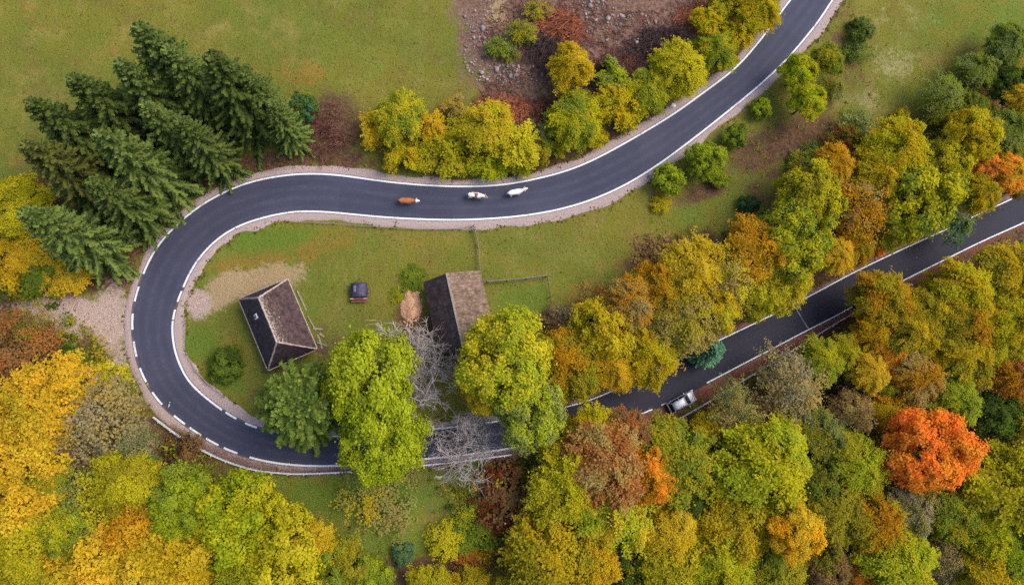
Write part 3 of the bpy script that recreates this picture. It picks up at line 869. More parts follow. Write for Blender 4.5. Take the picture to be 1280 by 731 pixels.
# ------------------------------------------------------------------ trees one by one
SA, SB = (.030, .050, .014), (.130, .165, .040)
for a in [
    (171, 32, 21, 'tall dark spruce, topmost of the clump, its tip over the meadow'),
    (147, 77, 19, 'dark spruce whose tip shows just below and left of the topmost spruce'),
    (89, 96, 19, 'spruce with a pale bluish tip lying furthest out over the meadow grass'),
    (36, 126, 19, 'spruce with a thin pale tip, at the outer left corner of the clump'),
    (30, 181, 18, 'yellowish green spruce with long fanned boughs above the yellow bushes'),
    (121, 166, 20, 'spruce with heavy ribbed boughs fanning towards the start of the bend'),
    (262, 68, 20, 'broad spruce with long light ribbed boughs beside the small round bush'),
    (207, 60, 19, 'spruce with hanging curtain-like boughs in the middle of the top row'),
    (27, 266, 19, 'single spruce leaning its tip over the yellow bushes above the layby'),
    (178, 130, 17, 'dark inner spruce half hidden in the middle of the clump'),
    (222, 150, 16, 'dark spruce filling the lower middle of the clump near the bend'),
    (112, 226, 16, 'low dark spruce between the yellowish green one and the gravel verge'),
    (338, 128, 13, 'small spruce at the foot of the broad ribbed one'),
    (305, 92, 15, 'shorter spruce on the meadow side of the broad ribbed one'),
]:
    k = rnd.uniform(0.75, 1.25)
    warm = 1.25 if a[3].startswith('yellowish') else 1.0
    spruce(*a, col=(tuple(x*k*(warm if i == 0 else 1) for i, x in enumerate(SA)), tuple(x*k*(warm if i == 0 else 1) for i, x in enumerate(SB))), rs=rnd.uniform(1.12, 1.3))
CON = spruce_mesh('conifer_crown', 77, 15.0, 5.2, up=0.62, droop=0.62, tilt=0.18, dens=1.25, quadw=0.20, power=0.62, wh=0.5)
c_ = spruce(357, 505, 15, 'bushy light green conifer between the house and the bend, hiding the road edge', col=((.050, .090, .020), (.160, .205, .036)), rs=1.18*20/15*0.98, group=None, mesh=CON, name='conifer_tree')
for ch in c_.children:
    if ch.name.startswith('crown'):
        ch.scale = (1.12, 1.12, 1.0)
spruce(897, 436, 7, 'small blue-green young conifer standing at the upper edge of the wet lower road', col=('teal', (.16, .30, .17)), rs=1.9, group=None, mesh=CON, name='conifer_tree')
for ch in [o for o in COL.objects if o.name.startswith('crown') and o.parent and 'blue-green young' in o.parent.get('label', '')]:
    ch.scale = (.46, .46, .48)

def rows(group, L):
    for r in L:
        kw = r[8] if len(r) > 8 else {}
        tree(*r[:8], group=group, **kw)

rows('bushes along the upper road', [
    (472, 156, 43, 4.5, 'shag', 'dye', 'yel', 'golden bush at the house-side end of the roadside row, next to bare red earth'),
    (500, 146, 64, 6.0, 'spray', 'mgr', 'lem', 'lime and yellow tree, second in the roadside row from the spruces'),
    (505, 188, 48, 4.2, 'shag', 'dye', 'ygr', 'yellow-olive bush on the verge in front of the lime and yellow tree'),
    (536, 159, 40, 4.6, 'shag', 'gold', 'dye', 'narrow golden bush between the lime tree and the big yellow one'),
    (566, 132, 31, 4.0, 'shag', 'dye', 'tan', 'small tan-gold bush sticking out on the meadow side of the row'),
    (556, 184, 64, 4.5, 'shag', 'ygr', 'olv', 'olive green bush with yellow flecks above the walking brown cow'),
    (577, 154, 33, 3.6, 'shag', 'dgr', 'grn', 'dark green little bush squeezed behind the big yellow bush'),
    (607, 159, 72, 6.5, 'spray', 'yel', 'ygr', 'big bright yellow tree of the roadside row, above the piebald cow'),
    (642, 179, 61, 5.0, 'shag', 'ygr', 'lem', 'yellow-green bush above the white cow'),
    (610, 201, 43, 3.6, 'shag', 'ygr', 'lime', 'low lime bush on the verge below the big bright yellow tree'),
    (676, 164, 28, 3.0, 'loose', 'gry', 'sage', 'small grey thin bush in the gap of the roadside row'),
    (690, 181, 40, 3.4, 'shag', 'dye', 'mgr', 'small golden-green bush at the verge right of the grey thin bush'),
    (720, 148, 72, 5.5, 'spray', 'mgr', 'ygr', 'round mid-green tree below the single yellow tree in the clearing'),
    (713, 81, 58, 6.5, 'spray', 'dye', 'yel', 'single yellow cone-shaped tree standing in the clearing', dict(asp=1.25)),
    (768, 94, 46, 4.5, 'shag', 'pale', 'lime', 'pale lime bush next to the single yellow tree of the clearing'),
    (772, 131, 57, 5.0, 'shag', 'ygr', 'dye', 'dull gold bush below the pale lime bush'),
    (808, 114, 61, 5.0, 'spray', 'mgr', 'ygr', 'green bush directly behind the white roadside rock'),
    (848, 84, 74, 6.5, 'spray', 'lem', 'ygr', 'big lemon-yellow tree above the white roadside rock'),
    (882, 28, 37, 4.6, 'shag', 'ygr', 'dye', 'small dull yellow bush in front of the reddest brush heap'),
    (894, 62, 57, 5.0, 'spray', 'ygr', 'mgr', 'yellow-green tree between the big lemon-yellow tree and the top bend'),
    (921, 42, 48, 4.6, 'shag', 'ygr', 'dye', 'low yellow-green bush hugging the verge near the top of the road'),
    (944, 10, 72, 6.5, 'spray', 'dye', 'ygr', 'rounded olive-yellow tree where the road leaves the picture at the top'),
    (905, 4, 43, 4.6, 'shag', 'ygr', 'olv', 'dark olive bush behind the topmost roadside tree'),
    (652, 202, 33, 3.2, 'shag', 'ygr', 'mgr', 'low yellow-green bush at the verge under the yellow-green bush above the white cow'),
    (742, 164, 34, 3.6, 'shag', 'dye', 'ygr', 'yellowish bush on the verge below the round mid-green tree'),
    (786, 148, 29, 3.0, 'shag', 'ygr', 'olv', 'small bush at the verge below the dull gold bush'),
    (872, 88, 34, 4.0, 'shag', 'ygr', 'mgr', 'low bush on the verge right of the big lemon-yellow tree'),
    (912, 66, 29, 3.2, 'shag', 'dye', 'ygr', 'low mustard bush on the verge below the yellow-green tree'),
    (528, 196, 31, 3.2, 'shag', 'ygr', 'lem', 'low lemon-green bush on the verge left of the olive green bush'),
    (585, 204, 29, 2.8, 'shag', 'mgr', 'ygr', 'low green bush on the verge right of the olive green bush'),
])
rows('bushes in the clearing', [
    (652, 38, 34, 3.0, 'loose', 'sage', 'olv', 'grey-green bush beside the top brush heap in the clearing'),
    (624, 58, 30, 2.4, 'loose', 'sage', 'mgr', 'low grey-green bush among the rubble stones'),
    (640, 66, 22, 1.8, 'loose', 'oli', 'sage', 'smallest olive bush at the edge of the rubble stones'),
    (672, 10, 30, 2.0, 'loose', 'tan', 'olv', 'thin tan bush at the top of the clearing'),
])
rows('bushes left of the spruces', [
    (20, 258, 74, 5.5, 'lump', 'ygr', 'lem', 'yellow-green tree under the tip of the single spruce'),
    (35, 240, 29, 3.2, 'bush', 'org', 'gold', 'small orange bush at the meadow edge by the yellow-green tree'),
    (42, 308, 53, 3.8, 'shag', 'yel', 'dye', 'bright yellow bush under the single spruce'),
    (12, 325, 53, 3.8, 'shag', 'gold', 'dye', 'gold bush cut by the picture edge above the gravel layby'),
    (80, 342, 46, 3.2, 'shag', 'gold', 'yel', 'golden bush at the gravel layby corner'),
    (48, 346, 48, 3.0, 'bush', 'mgr', 'grn', 'green bush between the two gold bushes at the layby'),
    (378, 128, 36, 4.5, 'bush', 'grn', 'teal', 'small round blue-green bush at the end of the spruce clump', dict(asp=0.9)),
    (70, 292, 31, 3.0, 'bush', 'brn', 'dye', 'small brownish yellow bush tucked against the single spruce'),
])
rows('bushes between meadow and upper road', [
    (838, 222, 44, 4.2, 'bush', 'mgr', 'lime', 'fresh green bush overhanging the white road line, lowest of the roadside group'),
    (827, 253, 22, 1.6, 'loose', 'dye', 'ygr', 'tiny yellowish bush below the fresh green overhanging bush'),
    (884, 200, 56, 5.0, 'lump', 'mgr', 'lime', 'double-topped green bush beside the white road line'),
    (899, 223, 26, 2.2, 'bush', 'lime', 'mgr', 'small lime bush just below the double-topped green bush'),
    (923, 167, 36, 4.0, 'bush', 'mgr', 'grn', 'round green bush on the bank right of the double-topped bush'),
    (955, 133, 30, 3.2, 'bush', 'mgr', 'lime', 'small green bush on the verge below the tall lime trees'),
    (938, 254, 28, 2.6, 'bush', 'teal', 'dgr', 'small dark blue-green bush alone on the meadow slope', dict(asp=0.8)),
    (1009, 128, 54, 6.5, 'lump', 'lime', 'lem', 'yellow-lime tree with forked crown below the top bend'),
    (998, 92, 56, 6.0, 'lump', 'ygr', 'lime', 'yellow-green tree leaning over the verge below the top bend'),
    (1033, 76, 52, 5.5, 'lump', 'mgr', 'olv', 'mid-green tree behind the tree leaning over the verge'),
    (1045, 106, 34, 3.0, 'loose', 'olv', 'sage', 'thin olive bush at the meadow side of the forked lime tree'),
    (1080, 34, 40, 3.6, 'bush', 'grn', 'sage', 'dark green bush near the top road edge by the pale meadow'),
    (1074, 62, 36, 2.0, 'loose', 'sage', 'grn', 'low grey-green bush below the dark green bush of the pale meadow'),
    (1020, 190, 34, 2.4, 'loose', 'sage', 'mgr', 'low sage-green bush on the brown slope above the tree belt'),
    (997, 200, 24, 1.8, 'loose', 'sage', 'olv', 'smallest sage bush on the brown slope'),
    (1076, 158, 56, 4.2, 'loose', 'pale', 'sage', 'soft grey-green bush above the orange-topped tree of the belt'),
    (1130, 146, 30, 2.8, 'bush', 'dye', 'olv', 'small mustard bush below the pale green hazel'),
    (1182, 120, 72, 6.0, 'thin', 'pale', 'mgr', 'pale green feathery hazel at the foot of the bright meadow'),
    (1222, 88, 60, 6.0, 'spray', 'pale', 'mgr', 'pale green tree second from the meadow corner'),
    (1258, 56, 66, 7.0, 'spray', 'mgr', 'sage', 'mid-green tree at the meadow corner by the picture edge'),
    (1260, 105, 66, 7.0, 'lump', 'grn', 'dgr', 'dark green tree below the meadow-corner tree'),
    (1268, 128, 44, 8.0, 'spray', 'gold', 'yel', 'golden yellow crown among green trees at the picture edge'),
    (1258, 166, 74, 8.5, 'spray', 'pale', 'mgr', 'large grey-green tree above the orange tree by the far road end'),
    (1212, 140, 60, 6.5, 'lump', 'oli', 'grn', 'dull green tree between the pale hazel and the large grey-green tree'),
    (824, 322, 74, 0.9, 'sprig', 'brn', 'tan', 'low red-brown bramble patch at the bottom edge of the meadow'),
    (862, 306, 44, 0.9, 'sprig', 'brn', 'oli', 'low brown bramble nearer the gold tree of the belt'),
    (745, 372, 40, 0.8, 'sprig', 'rust', 'tan', 'low rusty weeds at the end of the meadow fence'),
    (708, 408, 44, 3.6, 'loose', 'gry', 'brn', 'greyish mauve bush with few leaves below the wire fence', dict(bark='twig_grey')),
    (733, 390, 22, 2.0, 'bush', 'sage', 'teal', 'tiny blue-green bush beside the greyish mauve bush'),
])
rows('trees of the belt above the lower road', [
    (758, 414, 85, 9.0, 'lump', 'dye', 'lem', 'yellow-gold tree at the meadow side, third from the big maple'),
    (788, 384, 65, 9.0, 'spray', 'tan', 'dor', 'tan and gold tree above the yellow-gold one'),
    (706, 452, 81, 8.0, 'spray', 'olv', 'dor', 'olive-gold tree touching the big maple'),
    (764, 458, 55, 8.0, 'spray', 'gold', 'dye', 'golden tree overhanging the hidden white line of the lower road'),
    (728, 472, 52, 7.0, 'lump', 'mgr', 'olv', 'green tree between the olive-gold tree and the lower road'),
    (812, 442, 72, 9.0, 'spray', 'dye', 'ygr', 'yellow-olive tree overhanging the lower road opposite the silver car'),
    (826, 370, 76, 9.0, 'spray', 'dor', 'olv', 'dull amber tree above the tan-olive tree of the belt'),
    (867, 336, 85, 10.0, 'spray', 'yel', 'dye', 'bright yellow pointed tree next to the red-brown bramble'),
    (908, 346, 72, 9.5, 'thin', 'tan', 'lem', 'thin straw-coloured tree between the bright yellow and the orange-gold tree'),
    (855, 402, 86, 10.0, 'spray', 'tan', 'olv', 'tan-olive tree above the small blue-green conifer'),
    (894, 386, 59, 9.0, 'lump', 'lem', 'dye', 'yellow tree whose foot meets the lower road line'),
    (942, 314, 81, 10.5, 'spray', 'dor', 'gold', 'orange-gold tree at the upper edge of the belt'),
    (952, 366, 74, 9.0, 'lump', 'olv', 'ygr', 'dark olive tree below the orange-gold tree'),
    (992, 302, 116, 12.0, 'maple', 'mgr', 'ygr', 'big round green and yellow tree in the middle of the belt'),
    (1012, 248, 96, 11.0, 'lump', 'olv', 'ygr', 'round yellow-olive tree just above the big round green and yellow one'),
    (1038, 324, 43, 9.0, 'spray', 'yel', 'gold', 'narrow bright yellow tree at the lower road line'),
    (985, 352, 50, 8.0, 'spray', 'ygr', 'yel', 'yellow-green tree at the lower road under the big round tree'),
    (1074, 258, 87, 10.0, 'thin', 'tan', 'dor', 'thin tan-gold tree with branches showing in the belt'),
    (1066, 304, 58, 7.0, 'spray', 'dor', 'olv', 'amber tree low beside the thin tan-gold tree'),
    (1092, 302, 38, 5.5, 'bush', 'gold', 'org', 'small orange bush at the lower road line'),
    (1120, 282, 63, 9.0, 'spray', 'olv', 'mgr', 'olive tree spreading over the lower road line'),
    (1144, 246, 125, 12.0, 'lump', 'mgr', 'ygr', 'broad green and yellow tree, biggest of the right half of the belt'),
    (1090, 222, 74, 10.0, 'spray', 'dye', 'olv', 'golden-olive tree above the thin tan-gold tree'),
    (1038, 210, 52, 9.0, 'spray', 'gold', 'dor', 'orange-topped tree at the slope edge of the belt'),
    (1115, 190, 90, 11.0, 'spray', 'ygr', 'dye', 'yellow tree at the meadow edge of the belt'),
    (1208, 172, 85, 11.0, 'lump', 'dye', 'ygr', 'yellow-topped rounded tree beside the large grey-green tree'),
    (1174, 208, 83, 10.0, 'lump', 'ygr', 'olv', 'yellow-green tree above the broad green and yellow one'),
    (1192, 278, 50, 7.0, 'loose', 'teal', 'sage', 'blue-green tree leaning over the wet lower road', dict(name='broadleaf_tree', cat='tree')),
    (1220, 242, 56, 8.0, 'spray', 'olv', 'dye', 'olive tree between the blue-green tree and the orange one'),
    (1254, 219, 56, 8.5, 'spray', 'gold', 'org', 'orange tree at the far end of the belt'),
    (1224, 214, 38, 7.5, 'spray', 'rust', 'org', 'small rusty tree next to the orange tree at the far end'),
    (1272, 236, 40, 6.0, 'bush', 'brn', 'oli', 'brownish bush where the lower road leaves the picture'),
    (1058, 176, 45, 5.0, 'loose', 'oli', 'red', 'dark reddish bush in the shade above the orange-topped tree'),
])
rows('trees beside the hairpin', [
    (464, 484, 124, 15.0, 'maple', 'lime', 'fresh', 'big lime tree between the conifer and the grey leafless tree', dict(ell=0.86, turn=0.15)),
    (478, 552, 100, 12.0, 'maple', 'lime', 'fresh', 'lime tree whose crown covers the road bend and guardrail'),
    (632, 448, 122, 16.0, 'maple', 'fresh', 'lem', 'big lime and yellow maple covering the barn corner', dict(turn=1.0)),
    (660, 512, 92, 13.0, 'maple', 'pale', 'fresh', 'paler lime tree leaning over the lower road beside the big maple', dict(ell=0.92)),
    (608, 492, 56, 10.0, 'maple', 'lem', 'yel', 'yellow tree at the foot of the big maple, by the leafless tree'),
    (282, 455, 40, 2.2, 'bush', 'dgr', 'grn', 'dark green spreading juniper on the lawn below the house'),
    (516, 346, 26, 0.7, 'loose', 'mgr', 'grn', 'low green weeds around the barn corner'),
    (497, 368, 18, 0.6, 'loose', 'mgr', 'olv', 'low weeds between the covered trailer and the chip heap'),
])
rows('shrubs in the lower glade', [
    (452, 618, 56, 2.2, 'sprig', 'pale', 'dye', 'thin straw-yellow shrub under the lime tree, nearest the guardrail'),
    (488, 634, 58, 2.0, 'sprig', 'tan', 'pale', 'thin tan shrub beside the straw-yellow one in the glade'),
    (592, 668, 44, 2.0, 'loose', 'grn', 'mgr', 'vivid green shrub in the middle of the glade'),
    (556, 676, 34, 2.4, 'loose', 'lem', 'ygr', 'small yellow shrub left of the vivid green shrub'),
    (577, 645, 26, 1.8, 'sprig', 'ygr', 'mgr', 'small yellow-green shrub above the vivid green shrub'),
    (590, 694, 34, 1.6, 'loose', 'rust', 'dor', 'low rusty orange weeds below the vivid green shrub'),
    (634, 626, 66, 4.2, 'loose', 'red', 'brn', 'dark red-brown shrub beside the big yellow tree of the glade'),
    (648, 650, 22, 1.8, 'bush', 'gold', 'dor', 'tiny golden shrub at the foot of the dark red-brown shrub'),
    (503, 692, 24, 1.6, 'bush', 'teal', 'sage', 'tiny blue-green bush alone on the glade grass'),
    (600, 600, 44, 0.5, 'sprig', 'mgr', 'grn', 'low green weeds just below the guardrail'),
])
rows('trees left of the bend', [
    (14, 450, 84, 8.0, 'thin', 'rust', 'brn', 'rust-red thinning tree below the gravel layby'),
    (40, 424, 52, 6.0, 'thin', 'brn', 'oli', 'brownish thinning tree at the edge of the gravel layby'),
    (4, 488, 46, 7.0, 'spray', 'rust', 'brn', 'rusty brown tree at the picture edge above the bright yellow crown'),
    (80, 462, 50, 5.5, 'lump', 'dgr', 'grn', 'dark green tree tucked behind the rust-red tree'),
    (104, 478, 46, 6.0, 'lump', 'olv', 'mgr', 'olive green bush-like tree at the outer verge of the bend', dict(ell=1.0)),
    (130, 474, 44, 5.5, 'bush', 'ygr', 'lem', 'lemon-green tree at the outer verge of the bend'),
    (54, 508, 92, 12.0, 'airy', 'yel', 'gold', 'bright yellow tree, uppermost of the yellow crowns by the bend'),
    (12, 560, 96, 12.0, 'airy', 'gold', 'yel', 'deep yellow tree at the picture edge below the uppermost yellow crown'),
    (112, 528, 98, 10.0, 'thin', 'gry', 'tan', 'large grey nearly leafless tree between yellow crowns and the bend', dict(bark='twig_grey')),
    (96, 556, 74, 8.0, 'thin', 'gry', 'brn', 'smaller greyish tree below the large grey one', dict(bark='twig_grey')),
    (162, 558, 48, 7.5, 'thin', 'sage', 'gry', 'sage-grey tree next to the guardrail end'),
    (168, 584, 48, 7.0, 'lump', 'sage', 'grn', 'dull blue-green tree below the guardrail end'),
    (112, 620, 82, 9.0, 'thin', 'pale', 'ygr', 'pale yellow thinning tree with a grey bare middle', dict(bark='twig_grey')),
    (158, 604, 62, 10.0, 'spray', 'olv', 'ygr', 'yellow-olive tree between the pale thinning tree and the lime pair'),
    (30, 634, 92, 10.5, 'airy', 'gold', 'yel', 'amber-yellow tree second up from the bottom corner'),
    (172, 654, 80, 9.5, 'airy', 'gold', 'dor', 'amber tree just left of the lime pair'),
    (64, 594, 44, 9.0, 'spray', 'olv', 'mgr', 'green gap tree among the yellow crowns below the large grey tree'),
    (34, 694, 92, 11.5, 'spray', 'ygr', 'olv', 'yellow-green tree near the bottom corner'),
    (86, 664, 62, 10.5, 'lump', 'mgr', 'ygr', 'green tree in the gap between the amber crowns'),
    (118, 704, 100, 11.0, 'airy', 'yel', 'gold', 'bright amber tree at the bottom edge, third from the corner'),
    (218, 706, 100, 10.5, 'airy', 'yel', 'dye', 'wide bright yellow tree at the bottom edge below the lime pair'),
    (50, 736, 90, 11.0, 'airy', 'yel', 'ygr', 'yellow tree cut by the bottom edge near the corner'),
    (172, 744, 84, 12.0, 'airy', 'gold', 'yel', 'amber tree cut by the bottom edge between the two widest yellow ones'),
    (226, 630, 78, 10.0, 'lump', 'lime', 'mgr', 'lime tree just below the guardrail, first of the pair'),
    (296, 652, 98, 11.0, 'lump', 'lime', 'ygr', 'lime tree, second and larger of the pair below the guardrail'),
    (252, 670, 50, 7.0, 'lump', 'mgr', 'grn', 'green tree filling the gap under the lime pair'),
    (228, 570, 36, 2.6, 'loose', 'blk', 'brn', 'dark dead brush around the white banded pole'),
    (354, 692, 96, 10.0, 'lump', 'ygr', 'lem', 'yellow-green tree at the bottom beside the glade'),
    (396, 682, 48, 8.0, 'spray', 'dye', 'yel', 'gold-tipped tree at the left rim of the glade'),
    (424, 704, 58, 8.0, 'lump', 'olv', 'mgr', 'olive tree at the lower left rim of the glade'),
    (304, 724, 76, 9.0, 'spray', 'ygr', 'mgr', 'yellow-green tree cut by the bottom edge right of the wide yellow one'),
    (386, 735, 66, 8.0, 'lump', 'dye', 'ygr', 'golden-green tree cut by the bottom edge below the gold-tipped tree'),
    (462, 726, 48, 6.0, 'lump', 'mgr', 'lime', 'fresh green tree at the bottom of the glade'),
    (540, 742, 52, 4.8, 'spray', 'ygr', 'olv', 'low yellow-green tree at the bottom middle of the glade'),
    (590, 742, 52, 4.8, 'spray', 'dye', 'olv', 'low golden-olive tree right of the bottom middle of the glade'),
])
rows('trees below the lower road', [
    (742, 542, 58, 9.0, 'spray', 'dye', 'ygr', 'yellow-olive tree on the verge above the russet crown'),
    (698, 534, 40, 6.0, 'lump', 'mgr', 'olv', 'green bush-like tree in the gap beside the paler lime tree'),
    (756, 582, 92, 12.5, 'spray', 'rust', 'tan', 'big russet-brown crown between yellow trees below the silver car'),
    (782, 540, 52, 9.0, 'spray', 'rust', 'brn', 'smaller russet crown reaching the leafy verge'),
    (810, 592, 66, 11.0, 'spray', 'dor', 'org', 'orange-gold tree right of the big russet-brown crown'),
    (708, 606, 84, 11.0, 'spray', 'lem', 'ygr', 'lemon-yellow tree beside the dark red-brown shrub'),
    (762, 638, 92, 11.0, 'spray', 'fresh', 'yel', 'yellow-green tree with gold flecks below the big russet-brown crown'),
    (832, 664, 62, 10.0, 'spray', 'yel', 'dye', 'bright yellow small crown low between dark green trees'),
    (842, 580, 98, 10.5, 'spray', 'mgr', 'olv', 'broad green-olive tree just below the silver car'),
    (888, 534, 44, 6.0, 'spray', 'ygr', 'dye', 'yellow-green tree overhanging the silver car'),
    (918, 512, 58, 8.0, 'thin', 'sage', 'tan', 'thin grey-green tree right of the silver car'),
    (952, 582, 112, 13.0, 'spray', 'fresh', 'ygr', 'big yellow-green tree with drooping rim, right of the broad green-olive one'),
    (985, 482, 82, 10.0, 'thin', 'gry', 'tan', 'thin greyish tan tree close to the leafy verge', dict(bark='twig_grey')),
    (1022, 452, 54, 8.0, 'spray', 'ygr', 'mgr', 'fresh yellow-green tree against the leafy verge'),
    (1079, 467, 44, 9.0, 'spray', 'yel', 'gold', 'small bright golden crown below the verge, above the brown bare one'),
    (1108, 444, 46, 8.5, 'spray', 'dor', 'org', 'small orange-gold crown just above and right of the bright golden one'),
    (1050, 440, 46, 7.5, 'spray', 'olv', 'ygr', 'small olive tree between the verge and the bright golden crown'),
    (1100, 482, 50, 7.5, 'lump', 'grn', 'olv', 'dark green crown right of the bright golden one'),
    (1140, 470, 72, 10.0, 'spray', 'dor', 'tan', 'tan-gold tree above the fiery orange tree'),
    (1194, 446, 84, 11.0, 'spray', 'olv', 'dye', 'olive tree above and right of the fiery orange tree'),
    (1260, 470, 62, 10.0, 'spray', 'rust', 'dor', 'orange-tan tree at the picture edge above the dark green one'),
    (1100, 376, 74, 10.0, 'spray', 'dor', 'olv', 'dark gold tree leaning over the lower road edge'),
    (1150, 394, 70, 10.0, 'spray', 'dye', 'olv', 'golden-olive tree second along the lower road edge'),
    (1196, 368, 82, 11.0, 'spray', 'dye', 'ygr', 'yellow-olive tree third along the lower road edge'),
    (1254, 346, 84, 11.0, 'spray', 'olv', 'dye', 'olive tree by the far road end at the picture edge'),
    (1252, 402, 84, 11.5, 'spray', 'ygr', 'dye', 'bright olive-yellow tree at the picture edge, third below the far road end'),
    (1196, 402, 76, 11.0, 'spray', 'olv', 'dor', 'brownish olive tree in the second row from the far road end'),
    (1132, 420, 70, 10.0, 'spray', 'oli', 'dye', 'dull olive tree above the small orange-gold crown'),
    (1086, 416, 52, 8.0, 'spray', 'dye', 'dor', 'small gold tree near the end of the leafy verge strip'),
    (1236, 432, 60, 10.0, 'spray', 'ygr', 'olv', 'yellow-olive tree between the edge orange-tan one and the far road'),
    (1061, 512, 52, 8.5, 'thin', 'brn', 'tan', 'brown nearly bare crown left of the fiery orange tree'),
    (1102, 512, 46, 8.0, 'spray', 'dye', 'dor', 'small golden crown touching the top of the fiery orange tree'),
    (1184, 498, 64, 10.0, 'spray', 'fresh', 'mgr', 'yellow-green tree touching the fiery orange tree from above'),
    (1240, 522, 74, 9.0, 'lump', 'grn', 'dgr', 'dark green tree right of the fiery orange tree'),
    (1160, 562, 120, 14.0, 'maple', 'org', 'fire', 'fiery orange-red tree, the brightest crown in the wood'),
    (1064, 578, 72, 10.0, 'spray', 'fresh', 'olv', 'yellow-green tree left of the fiery orange tree'),
    (1020, 540, 62, 9.0, 'spray', 'sage', 'olv', 'grey-green tree between the thin tan tree and the brown bare crown'),
    (1018, 600, 60, 9.0, 'lump', 'oli', 'grn', 'dark olive tree right of the big drooping-rimmed tree'),
    (1254, 606, 116, 12.5, 'spray', 'olv', 'ygr', 'large olive tree at the picture edge below the dark green one'),
    (984, 660, 66, 14.0, 'lump', 'amber', 'yel', 'bright amber-yellow round crown below the big drooping-rimmed tree'),
    (918, 652, 92, 11.0, 'spray', 'dye', 'olv', 'mustard tree left of the bright amber-yellow round crown'),
    (1036, 640, 78, 10.0, 'spray', 'olv', 'oli', 'olive tree right of the bright amber-yellow round crown'),
    (1090, 650, 74, 10.0, 'spray', 'dor', 'olv', 'brownish gold tree below and left of the fiery orange tree'),
    (1134, 636, 64, 9.0, 'spray', 'oli', 'gry', 'dark grey-olive tree directly below the fiery orange tree'),
    (1118, 700, 84, 10.5, 'spray', 'fresh', 'ygr', 'yellow-green tree at the bottom edge left of the bare pinkish shrub'),
    (1182, 698, 54, 6.5, 'thin', 'gry', 'tan', 'bare pinkish grey tree at the bottom edge', dict(bark='twig_grey')),
    (1186, 640, 66, 9.5, 'spray', 'mgr', 'olv', 'green-olive tree under the right half of the fiery orange tree'),
    (1226, 662, 62, 9.5, 'spray', 'lime', 'ygr', 'fresh lime tree beside the fallen dark trunk'),
    (1266, 690, 70, 10.0, 'spray', 'mgr', 'lime', 'green tree at the bottom right corner'),
    (1232, 722, 74, 9.5, 'spray', 'olv', 'dye', 'olive tree cut by the bottom edge beside the corner'),
    (1028, 704, 66, 8.5, 'lump', 'oli', 'brn', 'dark brownish olive tree at the bottom edge below the amber crown'),
    (1070, 716, 38, 6.5, 'spray', 'org', 'rust', 'small orange-red tree at the bottom edge'),
    (862, 634, 66, 8.0, 'lump', 'grn', 'dgr', 'dark green tree between the russet trees and the mustard tree'),
    (800, 650, 46, 7.5, 'spray', 'mgr', 'olv', 'green tree squeezed between two yellow crowns'),
    (692, 710, 102, 11.5, 'spray', 'dye', 'olv', 'large mustard-olive tree at the bottom beside the glade'),
    (738, 704, 54, 11.0, 'spray', 'gold', 'dye', 'narrow golden tree right of the large mustard-olive one', dict(asp=1.4)),
    (826, 712, 88, 10.0, 'spray', 'olv', 'ygr', 'olive tree at the bottom edge under the bright yellow small crown'),
    (780, 704, 56, 7.5, 'lump', 'grn', 'dgr', 'dark green tree right of the narrow golden tree'),
    (694, 660, 62, 6.0, 'lump', 'oli', 'grn', 'low dark olive tree below the lemon-yellow tree'),
    (896, 704, 80, 10.5, 'spray', 'fresh', 'ygr', 'yellow-green tree at the bottom edge below the mustard tree'),
    (962, 716, 74, 9.5, 'spray', 'mgr', 'olv', 'olive-green tree at the bottom edge below the amber-yellow crown'),
    (640, 740, 46, 7.5, 'lump', 'olv', 'dye', 'small olive tree cut by the bottom edge beside the mustard-olive one'),
    (1290, 530, 60, 11.0, 'spray', 'olv', 'ygr', 'olive tree mostly outside the picture beside the dark green one'),
    (1292, 650, 60, 11.0, 'spray', 'ygr', 'olv', 'yellow-olive tree mostly outside the picture near the bottom corner'),
    (1298, 350, 60, 11.0, 'spray', 'dye', 'olv', 'golden tree mostly outside the picture by the far road end'),
])

M['twig_pale'] = simple('twig_pale', (0.34, 0.29, 0.26), 0.95, 0.25, 2)
# leafless trees
def bare(px, py, h, zmid, seed, label, spread, r0=0.16, n0=9, lean=(0, 0), up=0.5, levels=4, sc=1.0):
    g = G(px, py, zmid)
    t = empty('bare_tree', g, rnd.uniform(0, 6.28) if lean == (0, 0) else 0, label, 'tree', 'leafless trees')
    o = link('branches', twig_mesh('branches', seed, h, spread, levels, r0, n0, up, lean), M['twig_pale'], t)
    o.scale = (sc, sc, 1)
    mb = MB(); mb.tube([(0, 0, -0.5), (lean[0]*h*.1, lean[1]*h*.1, h*0.12), (lean[0]*h*.2, lean[1]*h*.2, h*.22)], [r0*1.5, r0*1.12, r0*0.9], 8)
    mb.build('trunk', M['bark'], t, smoothf=True)
bare(550, 456, 11.5, 6.5, 8, 'grey leafless tree below the barn with a rounded twiggy crown', 0.95, n0=24, sc=1.2, r0=0.22)
bare(556, 545, 10.0, 4.0, 21, 'grey leafless tree leaning across the lower road and guardrail', 1.3, n0=20, lean=(.35, -.35), sc=1.2, r0=0.2)

